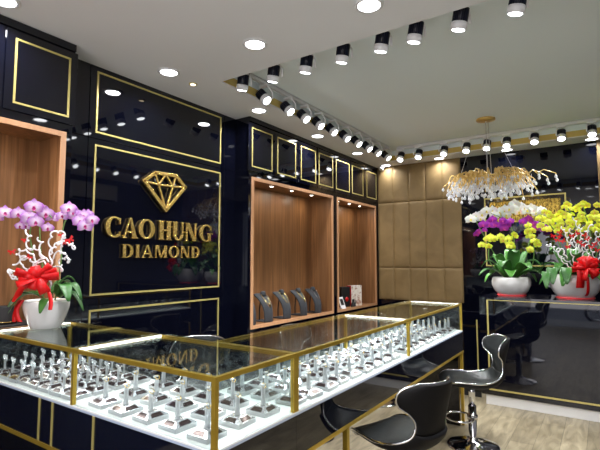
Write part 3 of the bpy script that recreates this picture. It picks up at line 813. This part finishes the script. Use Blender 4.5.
# ------------------------------------------------------------------ chandelier
ch = thing('branch_chandelier', 'gold branch chandelier with hanging glass drops above the orchid counter', 'chandelier', (-1.08, 5.5, 2.2))
MB().lathe([(.02, HT-2.2), (.105, HT-2.2), (.105, HT-2.2-.018), (.05, HT-2.2-.03), (.01, HT-2.2-.032)], 28).build('ceiling_cup', M['cbranch'], ch)
for x, y in ((0, 0), (.02, .02)):
    MB().tube([(x, y, HT-2.2-.03), (x*2, y, .30)], .0035 if x else .005, 6).build('suspension_rod', M['wire'], ch)
for x, px in ((-.32, -.28), (.30, .22)):
    MB().tube([(x*.5, 0, HT-2.2-.4) if False else (px*.75, 0, .60), (x, 0, .27)], .0025, 6).build('suspension_wire', M['wire'], ch)
MB().tube([(.40*cos(a), .18*sin(a), .26) for a in [2*pi*k/32 for k in range(32)]], .008, 6, closed=True).build('inner_hoop', M['cbranch'], ch)
MB().tube([(-.40, 0, .26), (.40, 0, .26)], .008, 6).build('cross_bar', M['cbranch'], ch)
rnd = random.Random(5)
drops = []
def branch(x0, y0, dx, dy, L_, drop, z0):
    pts = []; n = 7
    wig = rnd.uniform(-.02, .02)
    for k in range(n+1):
        f = k/n
        pts.append((x0+dx*L_*f+wig*sin(6*f), y0+dy*L_*f+wig*cos(5*f), z0+.05*sin(pi*min(1, f*1.6))*1-drop*f**2.2))
    drops.append(pts[-1]); 
    if rnd.random() < .8: drops.append(pts[4])
    if rnd.random() < .8: drops.append(pts[6])
    return pts
for i in range(94):
    a = 2*pi*(i/94)+rnd.uniform(-.1, .1); f = math.sqrt(rnd.uniform(.05, 1))
    x0, y0 = .36*f*cos(a), .18*f*sin(a)
    L_ = rnd.uniform(.12, .21)*(1.0 if f > .6 else .8)
    o = MB().tube(branch(x0, y0, cos(a), sin(a)*.8, L_, rnd.uniform(.08, .22), .25+.05*(1-f)+rnd.uniform(0, .05)), [.0085, .008, .0075, .007, .006, .0055, .005, .004], 5)
    if True: o.tube([(x0, y0, .26), (x0+.05*cos(a+1.2), y0+.05*sin(a+1.2), .27), (x0+.09*cos(a+1.6), y0+.07*sin(a+1.6), .23), (x0+.10*cos(a+1.7), y0+.08*sin(a+1.7), .17)], [.005, .0045, .004, .003], 5); drops.append((x0+.10*cos(a+1.7), y0+.08*sin(a+1.7), .17))
    o.build('branch', M['cbranch'], ch)
for dz, ln in ((.0, .22), (-.03, .14)):
    pts = [(.42, 0, .26), (.47, 0, .30), (.53, 0, .27+dz), (.47+ln*.5, 0, .29+dz), (.47+ln, 0, .24+dz), (.48+ln, 0, .20+dz)]
    MB().tube(pts, [.006, .006, .005, .005, .004, .003], 6).build('branch', M['cbranch'], ch)
    drops += [pts[-1], pts[-2], pts[2]]
dm = MB().lathe([(.0015, 0), (.0015, -.012), (.008, -.022), (.0145, -.036), (.013, -.048), (.006, -.056), (.0015, -.058)], 10, 0, None, False)
d0 = dm.build('crystal_drop', M['crystal'], ch)
more = MB(); cnt = 0
for i, p in enumerate(drops):
    p = (p[0], p[1], p[2]+.002)
    if cnt < 100:
        if cnt == 0: d0.location = p
        else:
            q = d0.copy(); C.objects.link(q); q.location = p; q.parent = ch
        cnt += 1
    else:
        more.add(dm.v, dm.f, 0, False, Matrix.Translation(p))
for i in range(45):
    a = rnd.uniform(0, 2*pi); f = rnd.uniform(.1, 1)
    p = (.47*f*cos(a), .22*f*sin(a), rnd.uniform(.08, .2)+.05*(1-f) - .05)
    more.add(dm.v, dm.f, 0, False, Matrix.Translation(p))
    more.tube([(p[0], p[1], p[2]), (p[0], p[1], .25)], .0012, 4)
if more.v: tag(more.build('inner_crystal_strands', M['crystal'], ch), kind='stuff')

# ------------------------------------------------------------------ orchids
def flower_mesh(name, pet, edge, lip, R=.038):
    mp = bpy.data.materials.new(name); mp.use_nodes = True
    nt, N, L, b = nodes(mp)
    b.inputs['Roughness'].default_value = .55; b.inputs['Subsurface Weight'].default_value = .15; b.inputs['Subsurface Scale'].default_value = .01
    tc = N.new('ShaderNodeTexCoord'); ln = N.new('ShaderNodeVectorMath'); ln.operation = 'LENGTH'; L.new(tc.outputs['Object'], ln.inputs[0])
    mr = N.new('ShaderNodeMapRange'); mr.inputs[1].default_value = R*.15; mr.inputs[2].default_value = R*1.05; L.new(ln.outputs['Value'], mr.inputs[0])
    nz = N.new('ShaderNodeTexNoise'); nz.inputs['Scale'].default_value = 90; L.new(tc.outputs['Object'], nz.inputs[0])
    ad = N.new('ShaderNodeMath'); ad.operation = 'MULTIPLY_ADD'; ad.inputs[1].default_value = .3; L.new(nz.outputs[0], ad.inputs[0]); L.new(mr.outputs[0], ad.inputs[2])
    r = N.new('ShaderNodeValToRGB'); r.color_ramp.elements[0].position = .35; r.color_ramp.elements[1].position = 1.0
    r.color_ramp.elements[0].color = (*pet, 1); r.color_ramp.elements[1].color = (*edge, 1)
    L.new(ad.outputs[0], r.inputs[0]); L.new(r.outputs[0], b.inputs['Base Color'])
    ml = mat(name+'_lip', lip, .45)
    mb = MB()
    def petal(ang, ln_, wd, cup, mi=0, z0=0):
        T = Matrix.Rotation(ang, 4, 'Z')
        def fn(u, v):
            s = (v-.5)*2; w = wd*math.sin(pi*min(1, (u*.93+.07))**.8)**.7
            return (u*ln_, s*w, z0+cup*(u*u)*ln_-.25*s*s*w+.002)
        mb.grid(fn, 5, 4, mi, T)
    for a in (90, 210, 330): petal(radians(a), R*1.0, R*.36, -.05)
    for a in (8, 172): petal(radians(a), R*1.02, R*.62, .12, 0, .003)
    petal(radians(270), R*.42, R*.20, .9, 1, .004)
    mb.lathe([(.001, .014), (R*.12, .011), (R*.14, .003)], 8, 1)
    me_o = mb.build('flower', [mp, ml]); return me_o
proto = {
    'pink': flower_mesh('pink_petal', (.74, .58, .74), (.42, .12, .50), (.35, .005, .14), .047),
    'white': flower_mesh('white_petal', (.86, .86, .84), (.84, .86, .82), (.7, .6, .1), .050),
    'purple': flower_mesh('purple_petal', (.42, .02, .42), (.30, .012, .42), (.5, .02, .25), .045),
    'yellow': flower_mesh('yellow_petal', (.72, .78, .045), (.84, .90, .09), (.55, .38, .04), .045)}
for p in proto.values(): C.objects.unlink(p)

def add_flower(kind, parent, pos, face, sc=1):
    o = bpy.data.objects.new('flower', proto[kind].data); C.objects.link(o); o.parent = parent
    q = Vector(face).normalized().to_track_quat('Z', 'Y')
    o.rotation_mode = 'QUATERNION'; o.rotation_quaternion = q
    o.location = Vector(pos)-parent.location; o.scale = (sc,)*3
    return o
def leaf(parent, base, d, ln_, wd, arch, droop, m, roll=0):
    base = Vector(base)-parent.location; d = Vector((d[0], d[1], 0)).normalized(); sd = Vector((-d.y, d.x, 0))
    def fn(u, v):
        s = (v-.5)*2; w = wd*(math.sin(pi*(u*.88+.1))**.6)
        z = arch*math.sin(u*pi*.62)-droop*u**2.2
        p = base+d*(u*ln_)+sd*(s*w)+Vector((0, 0, z+.28*abs(s)*w))
        return tuple(p)
    MB().grid(fn, 12, 6).build('leaf', m, parent, solid=.003)
def bez(pts, n=24):
    P = [Vector(p) for p in pts]; out = []
    m = len(P)-1
    for i in range(m):
        g = lambda k: P[max(0, min(m, k))]
        a, b, c, d = g(i-1), g(i), g(i+1), g(i+2)
        for k in range(n//m+1):
            f = k/(n//m+1)
            out.append(.5*((2*b)+(c-a)*f+(2*a-5*b+4*c-d)*f*f+(-a+3*b-3*c+d)*f**3))
    out.append(P[-1]); return out
def tubepart(name, parent, pts, r, m, n=7, wig=0):
    L0 = parent.location
    if wig:
        P = bez(pts, 60); ph = random.uniform(0, 6)
        P = [p+CR*(wig*sin(k*.62+ph))*min(1, k/12)+Vector((0, 0, wig*.9*cos(k*.62+ph)))*min(1, k/12) for k, p in enumerate(P)]
        return MB().tube([p-L0 for p in P], r, n).build(name, m, parent)
    return MB().tube([Vector(p)-L0 for p in bez(pts)], r, n).build(name, m, parent)
def pot(parent, prof, n=48, name='pot'):
    MB().lathe(prof, n, cap=False).build(name, M['pot'], parent)
    zi = max(p[1] for p in prof)
    rr = max(p[0] for p in prof if abs(p[1]-zi) < .02)
    MB().lathe([(.001, zi-.018), (rr*.5, zi-.010), (rr-.012, zi-.022)], 24, cap=False).build('moss_cover', M['moss'], parent)
def ribbon(parent, pts, w, wdir, name='ribbon_tail', m='red'):
    L0 = parent.location; P = bez(pts, 18); wv = Vector(wdir).normalized()
    mb = MB(); vs = []
    for p in P:
        for s in (-1, 1): vs.append(tuple(p-L0+wv*s*w/2+Vector((0, 0, 0))))
    mb.add(vs, [(2*i, 2*i+1, 2*i+3, 2*i+2) for i in range(len(P)-1)], 0, True)
    return mb.build(name, M[m], parent, solid=.0015)
def bow(parent, c, R_, n=9, seed=1, lift=.02):
    rr = random.Random(seed); c = Vector(c)
    toc = (Vector((0, 0, EY))-c).normalized(); rt = toc.cross(Vector((0, 0, 1))).normalized(); u_ = rt.cross(toc)
    t = MB(); L0 = parent.location
    for i in range(n):
        a = 2*pi*i*.618+rr.uniform(-.3, .3); rad = R_*rr.uniform(.55, 1.1); w = R_*rr.uniform(.4, .6)
        d = rt*cos(a)+u_*sin(a)*.8; sd = (toc.cross(d)).normalized()*.75+toc*rr.uniform(-.9, .9); sd.normalize()
        vs = []
        for k in range(15):
            q = 2*pi*k/14; 
            p = c+d*(rad*.5*(1-cos(q)))+toc*(.25*rad*sin(q)+.02*(i % 3)+.01)
            wk = w*(.35+.65*sin(q/2))
            for s in (-1, 1): vs.append(tuple(p-L0+sd*s*wk/2))
        t.add(vs, [(2*k, 2*k+1, 2*k+3, 2*k+2) for k in range(14)], 0, True)
    return t.build('ribbon_bow', M['red'], parent, solid=.0015)
def butterfly(parent, pos, s):
    L0 = parent.location; mb = MB(); T = Matrix.Translation(Vector(pos)-L0) @ (Vector((0, 0, EY))-Vector(pos)).to_track_quat('Z', 'Y').to_matrix().to_4x4() @ Matrix.Rotation(random.uniform(-.8, .8), 4, 'Z')
    for e in (-1, 1):
        mb.add([(0, -.1*s, 0), (0, .3*s, 0), (e*.9*s, .8*s, .3*s), (e*1.0*s, .2*s, .35*s), (e*.5*s, 0, .2*s)], [(0, 1, 2, 3, 4)], 0, False, T)
        mb.add([(0, .0, 0), (e*.5*s, -.05*s, .2*s), (e*.7*s, -.6*s, .25*s), (e*.3*s, -.7*s, .15*s)], [(0, 1, 2, 3)], 0, False, T)
    mb.build('butterfly', M['red'], parent, solid=.001)

# --- pink orchid on the near showcase
PB = Vector((-2.73, 1.375, ZT+.007)); D1 = (PB-Vector((0, 0, EY))).dot(CF)
o1 = thing('potted_orchid', 'pink and white moth orchid in white bowl with red bow on glass showcase', 'potted orchid', PB)
pot(o1, [(.002, 0), (.074, 0), (.080, .004), (.092, .03), (.112, .08), (.123, .12), (.125, .150), (.121, .162), (.117, .160), (.113, .148)])
fl1 = [(5, 213, 1), (18, 214, .95), (29, 218, 1.1), (34, 207, 1.1), (36, 222, 1), (26, 226, .7), (20, 226, .6), (46, 214, 1.05), (52, 217, .9), (48, 228, .75), (42, 209, .8),
       (62, 216, .75), (69, 209, 1), (76, 215, 1), (80, 221, .95), (85, 226, 1), (88, 215, .8), (92, 220, .85), (73, 213, .7), (84, 216, .9), (-4, 216, 1)]
for i, (x, y, s) in enumerate(fl1):
    p = at(x, y, D1+random.uniform(-.05, .05)-.02)
    face = (Vector((0, 0, EY))-p).normalized()+CR*random.uniform(-.35, .35)+Vector((0, 0, random.uniform(-.25, .15)))
    add_flower('pink', o1, p, face, s*1.0)
for pts in ([(44, 300), (35, 262), (30, 235), (33, 216), (30, 212), (12, 213)], [(50, 300), (42, 262), (40, 225), (46, 214), (52, 218)], [(55, 300), (61, 262), (62, 234), (67, 218), (76, 214), (88, 222)]):
    tubepart('stem', o1, [at(x, y, D1) for x, y in pts], .004, M['stem'])
for x, y, dx, dy, ln_, w, a, dr in ((42, 296, -CR.x, -CR.y, .19, .044, .04, .10), (40, 297, -.45, -.85, .15, .042, .05, .13), (58, 295, .6, -.1, .17, .04, .11, .13), (47, 299, .45, -.95, .05, .026, .0, .075), (58, 297, .9, .35, .16, .034, .13, .14),
                                    (60, 298, CR.x, CR.y, .14, .032, .07, .14), (50, 294, -.2, .9, .15, .03, .10, .06), (52, 296, .3, .5, .12, .03, .13, .04)):
    leaf(o1, at(x, y, D1-(.125 if dy < -.9 else .05 if dy < -.5 else 0)), (dx, dy), ln_, w, a, dr, M['leaf'])
for pts in ([(50, 300), (50, 280), (51, 258), (50, 244), (52, 234), (60, 232), (66, 236)],
            [(50, 282), (46, 276), (40, 270), (36, 265), (43, 258), (39, 252), (42, 243), (38, 239)],
            [(50, 270), (44, 262), (36, 262), (30, 268), (22, 266), (22, 260), (30, 259), (33, 266), (24, 274), (15, 270), (9, 272)],
            [(49, 262), (40, 252), (34, 247), (30, 250), (27, 241), (30, 236), (24, 230)],
            [(38, 264), (30, 252), (20, 250), (18, 256), (25, 258), (14, 264)],
            [(50, 272), (56, 266), (62, 270), (60, 262), (66, 258), (69, 262), (68, 256)],
            [(51, 262), (58, 252), (64, 254), (61, 246), (68, 244), (74, 248), (70, 242)],
            [(51, 255), (56, 245), (62, 242), (64, 236)],
            [(30, 268), (22, 276), (14, 278), (11, 274), (8, 270)]):
    dd = random.uniform(-.05, .03)
    tubepart('decorative_branch', o1, [at(x, y, D1-.03+dd+random.uniform(-.012, .012)) for x, y in pts], .0048, M['branch'], 6, .009)
for x, y, s in ((25, 240, .017), (12, 252, .02), (29, 257, .016), (62, 235, .018), (70, 240, .024), (64, 243, .015)): butterfly(o1, at(x, y, D1-.07), s)
bow(o1, at(37, 278, D1-.12), .105, 17, 3)
fw = CR
ribbon(o1, [at(30, 282, D1-.12), at(22, 288, D1-.12), at(17, 297, D1-.1), at(15, 302, D1-.1)], .04, CR)
ribbon(o1, [at(44, 284, D1-.12), at(49, 293, D1-.15), at(51, 302, D1-.17), at(50, 310, D1-.18)], .022, CR)
ribbon(o1, [at(22, 300, D1-.09), at(17, 308, D1-.11), at(17, 316, D1-.12), at(20, 322, D1-.12)], .030, CR)
ribbon(o1, [at(20, 302, D1-.09), at(15, 312, D1-.10), at(14, 322, D1-.11)], .02, CR)

# --- the two arrangements on the black counter
PL = Vector((-.885, 5.60, 1.1105)); D2 = (PL-Vector((0, 0, EY))).dot(CF)
o2 = thing('potted_orchid', 'mixed white, purple and yellow orchids in rounded white bowl on black counter', 'potted orchid', PL)
pot(o2, [(.002, 0), (.125, 0), (.14, .008), (.175, .05), (.203, .11), (.205, .15), (.198, .185), (.190, .20), (.184, .198), (.180, .18)])
MB().lathe([(.150, 0), (.152, .004), (.142, .008), (.136, .009)], 40, cap=False).build('red_foil_collar', M['redfilm'], o2)
PR = Vector((-.265, 5.56, 1.1105)); D3 = (PR-Vector((0, 0, EY))).dot(CF)
o3 = thing('potted_orchid', 'lush yellow orchids with red bow and white twisted branches in large bowl', 'potted orchid', PR)
pot(o3, [(.002, 0), (.15, 0), (.165, .008), (.205, .06), (.238, .13), (.245, .19), (.236, .232), (.228, .245), (.22, .242), (.216, .22)])
MB().lathe([(.178, 0), (.18, .004), (.168, .008), (.162, .010)], 40, cap=False).build('red_foil_collar', M['redfilm'], o3)
def scatter(parent, kind, D, pts, per, spread, sc=1, dj=.08):
    for x, y in pts:
        for k in range(per):
            xx, yy = x+random.gauss(0, spread), y+random.gauss(0, spread*.75)
            p = at(xx, yy, D+random.uniform(-dj, dj))
            face = (Vector((0, 0, EY))-p).normalized()+Vector((random.uniform(-.5, .5), random.uniform(-.3, .3), random.uniform(-.4, .3)))
            add_flower(kind, parent, p, face, sc*random.uniform(.85, 1.1))
scatter(o2, 'white', D2+.05, [(471, 221), (475, 217), (481, 214), (487, 212), (493, 211), (499, 211), (505, 211), (510, 208), (515, 205), (520, 205), (525, 208), (530, 211), (536, 211), (541, 214)], 1, 1.2, 1.25)
scatter(o2, 'white', D2+.06, [(478, 217), (485, 216), (492, 214), (500, 213), (508, 211), (514, 209), (520, 210), (527, 211), (534, 213), (540, 210), (533, 208), (505, 214)], 1, 1.5, 1.25)
scatter(o2, 'purple', D2-.05, [(480, 231), (484, 227), (489, 224), (494, 222), (500, 220), (504, 222), (508, 224), (498, 227), (504, 228), (522, 222), (528, 221), (533, 223), (538, 226), (544, 229), (490, 229), (533, 228)], 1, 1.5, 1.15)
scatter(o2, 'purple', D2-.03, [(485, 229), (493, 226), (502, 224), (510, 221), (527, 224), (536, 223), (476, 233)], 1, 1.5, .9)
scatter(o2, 'yellow', D2-.08, [(484, 245), (487, 240), (491, 237), (495, 238), (488, 246), (501, 236), (503, 241), (508, 238), (511, 243), (512, 247), (513, 235), (527, 232), (530, 236), (533, 231), (535, 241), (537, 246), (531, 249), (527, 226)], 2, 1.2, .9)
scatter(o3, 'yellow', D3-.02, [(541, 217), (546, 213), (551, 216), (556, 220), (561, 213), (566, 208), (570, 203), (566, 216), (571, 219), (561, 224), (554, 226), (547, 222), (541, 224), (578, 207), (583, 203), (588, 206),
        (580, 214), (577, 221), (584, 218), (588, 224), (592, 221), (596, 214), (599, 208), (594, 229), (600, 226), (586, 229), (572, 226), (564, 229), (606, 214), (608, 222), (556, 229), (549, 229), (598, 219), (592, 214)], 2, 2, .82)
scatter(o3, 'yellow', D3+.12, [(545, 218), (552, 222), (560, 218), (568, 222), (576, 213), (590, 218), (598, 222), (540, 229), (575, 227)], 2, 3, .8)
for px in ([(508, 275), (492, 250), (482, 232), (476, 221)], [(516, 275), (514, 240), (508, 222), (490, 213)], [(521, 275), (530, 240), (534, 222), (542, 214)], [(503, 275), (490, 262), (489, 245)], [(512, 275), (510, 255), (508, 240)], [(525, 275), (533, 262), (534, 240)]):
    tubepart('stem', o2, [at(x, y, D2) for x, y in px], .005, M['stem'])
for px in ([(575, 272), (562, 250), (555, 232), (545, 218)], [(580, 272), (578, 240), (574, 222), (568, 208)], [(584, 272), (590, 240), (588, 222), (583, 206)], [(590, 272), (600, 245), (604, 226)]):
    tubepart('stem', o3, [at(x, y, D3) for x, y in px], .006, M['stem'])
rl = random.Random(11)
for i in range(17):
    a = 2*pi*i/17+rl.uniform(-.15, .15)
    k = i % 3
    ln_, ar, dr = [(.24, .22, .10), (.28, .14, .10), (.17, .28, .0)][k]
    leaf(o2, PL+Vector((.07*cos(a), .07*sin(a), .19)), (cos(a), sin(a)), ln_*rl.uniform(.9, 1.1), .066, ar*rl.uniform(.85, 1.15), dr, M['leafl' if i % 2 else 'leaf'])
for i in range(18):
    a = 2*pi*i/18+rl.uniform(-.15, .15)
    ln_, ar, dr = [(.26, .16, .14), (.28, .10, .20), (.17, .26, .0)][i % 3]
    leaf(o3, PR+Vector((.08*cos(a), .08*sin(a), .23)), (cos(a), sin(a)), ln_*rl.uniform(.9, 1.1), .062, ar*rl.uniform(.85, 1.15), dr, M['leafl' if i % 2 else 'leaf'])
for x, y, s in ((497, 238, 1), (505, 240, 1)): pass
for x, y in ((491, 274), (530, 274)):
    a = at(x, y, D2-.12)
    leaf(o2, a, (CR.x*(-1 if x < 510 else 1), CR.y*(-1 if x < 510 else 1)), .07, .035, .0, .09, M['leafl'])
for x, y, w in ((566, 268, .05), (552, 268, .05), (546, 272, .04)):
    leaf(o3, at(x, y, D3-.22), (.56*.3-.1, -.83), .08, w, .0, .16, M['leaf'])
for pts in ([(575, 270), (570, 262), (562, 258), (556, 250), (551, 245), (547, 246)], [(575, 270), (566, 264), (560, 255), (558, 250), (562, 250), (566, 258)], [(576, 268), (573, 256), (570, 246), (573, 238), (570, 230)],
            [(577, 268), (579, 252), (575, 240), (578, 228), (574, 218)], [(580, 268), (584, 254), (583, 246), (588, 238), (585, 230)], [(586, 266), (589, 254), (586, 248), (590, 240), (588, 232), (592, 224)],
            [(590, 266), (594, 256), (592, 248), (597, 240), (596, 232)], [(578, 268), (576, 248), (568, 240), (566, 232), (562, 228)], [(582, 262), (580, 246), (582, 236), (580, 226)], [(598, 262), (602, 250), (599, 240), (603, 232)]):
    dd = rl.uniform(-.1, 0)
    tubepart('decorative_branch', o3, [at(x, y, D3-.08+dd) for x, y in pts], .0055, M['branch'], 6, .014)
for x, y in ((557, 240), (560, 236), (563, 241), (568, 247), (579, 242), (583, 245), (588, 239), (591, 247), (595, 244), (572, 236), (585, 235), (560, 232), (597, 250), (577, 233), (553, 236), (600, 240)):
    butterfly(o3, at(x, y, D3-.22), .026)
bow(o3, at(587, 268, D3-.26), .15, 16, 8)
ribbon(o3, [at(581, 270, D3-.28), at(581, 278, D3-.29), at(580, 288, D3-.26)], .08, CR)
ribbon(o3, [at(587, 272, D3-.28), at(588, 282, D3-.29), at(588, 292, D3-.26), at(586, 296, D3-.22)], .03, CR)
for i, (x, y) in enumerate(((527, 291), (546, 293))):
    pass

# ------------------------------------------------------------------ air conditioner on the side wall
ac = thing('air_conditioner', 'white wall air conditioner high on the grey side wall', 'air conditioner', (XR, 4.5, 2.58))
MB().bbox(-.22, -.001, -.45, .45, 0, .30, .03, 3).build('body', M['white'], ac)
MB().box(-.222, -.12, -.40, .40, -.004, .02).build('vent', M['blackmatte'], ac)

# ------------------------------------------------------------------ street seen in the reflections
gm = noise_col(mat('asphalt', (.15, .155, .17), .8), (.12, .125, .14), (.2, .2, .22), nscale=3)
struct(MB().box(-14, 14, -12, -3.2, -.2, -.12).build('road', gm))
struct(MB().box(-14, 14, -3.2, Y0-.15, -.2, -.01).build('pavement', noise_col(mat('paving', (.3, .29, .28), .7), (.25, .24, .24), (.36, .35, .34), nscale=4)))
fa = noise_col(mat('shop_fronts', (.4, .38, .35), .7), (.2, .22, .28), (.6, .55, .5), scale=(.6, .6, .5), nscale=1.2)
for i, (x0, x1, h, c) in enumerate(((-13, -7.2, 7, (.45, .42, .36)), (-7, -2.4, 8.5, (.28, .34, .42)), (-2.2, 2.6, 6.5, (.5, .46, .42)), (2.8, 8, 8, (.36, .3, .27)))):
    b_ = thing('shop_building', ['tan', 'blue-grey', 'cream', 'brown'][i]+' shop building across the street', 'building', (x0, -12, -.12))
    MB().box(0, x1-x0, -.5, 0, 0, h).build('facade', mat('facade_%d' % i, c, .7), b_)
    MB().box(.4, x1-x0-.4, 0, .03, .3, 2.6).build('shop_window', M['black'], b_)
    MB().box(.1, x1-x0-.1, .0, .25, 2.9, 3.6).build('fascia_board', mat('fascia_%d' % i, [(.6, .1, .08), (.1, .2, .55), (.65, .6, .5), (.1, .3, .2)][i], .5), b_)
mt = thing('motorbike', 'red scooter parked at the kerb outside', 'motorbike', (.14, -3.75, -.12))
for x in (-.35, .85):
    w = MB().tube([(.25*cos(a), 0, .28+.25*sin(a)) for a in [2*pi*k/32 for k in range(32)]], .035, 10, closed=True)
    wo = w.build('wheel', M['blackmatte'], mt, (x, 0, 0))
    sp = MB().tube([(.205*cos(a), 0, .28+.205*sin(a)) for a in [2*pi*k/32 for k in range(32)]], .026, 8, closed=True)
    for k in range(6): sp.tube([(0, 0, .28), (.21*cos(k*pi/3), 0, .28+.21*sin(k*pi/3))], .01, 6)
    sp.build('spokes', M['silver'], wo)
MB().tube([(-.35, 0, .28), (-.28, 0, .55), (-.18, 0, .95)], .03, 8).build('fork', M['silver'], mt)
MB().grid(lambda u, v: (-.35+.31*cos(radians(20+u*130)), (v-.5)*.14, .28+.31*sin(radians(20+u*130))), 10, 2).build('fender', M['red'], mt, solid=.01)
MB().bbox(-.25, -.12, -.2, .2, .35, .95, .05, 3).build('leg_shield', M['red'], mt)
MB().bbox(-.15, .35, -.13, .13, .25, .35, .03, 2).build('floorboard', M['blackmatte'], mt)
MB().bbox(.3, 1.15, -.14, .14, .45, .75, .08, 3).build('rear_body', M['red'], mt)
MB().bbox(.28, 1.0, -.13, .13, .75, .83, .03, 3).build('saddle', M['leather'], mt)
MB().tube([(-.12, -.32, 1.02), (-.18, 0, .98), (-.12, .32, 1.02)], .016, 8).build('handlebar', M['blackmatte'], mt)

# ------------------------------------------------------------------ light and camera
w = bpy.data.worlds.new('sky'); S.world = w; w.use_nodes = True
bg = w.node_tree.nodes['Background']; bg.inputs[0].default_value = (.80, .88, 1, 1); bg.inputs[1].default_value = 3.2
fill = area('shopfront_daylight', (-.3, Y0-.25, 1.5), 3.6, 70, (1, .955, .97), sy=2.4, rot=(radians(118), 0, 0))
cam = bpy.data.cameras.new('camera'); co = bpy.data.objects.new('camera', cam); C.objects.link(co)
cam.sensor_width = 36; cam.lens = FPX/600*36; cam.clip_start = .02
co.location = (0, 0, EY); co.rotation_euler = (pi/2+PIT, 0, YAW)
S.camera = co
S.view_settings.view_transform = 'Standard'; S.view_settings.look = 'None'; S.view_settings.gamma = 1; S.view_settings.use_curve_mapping = False
S.view_settings.exposure = .2
S.cycles.max_bounces = 10; S.cycles.transparent_max_bounces = 24; S.cycles.use_denoising = True
S.cycles.caustics_reflective = False; S.cycles.caustics_refractive = False
S.cycles.sample_clamp_indirect = 4
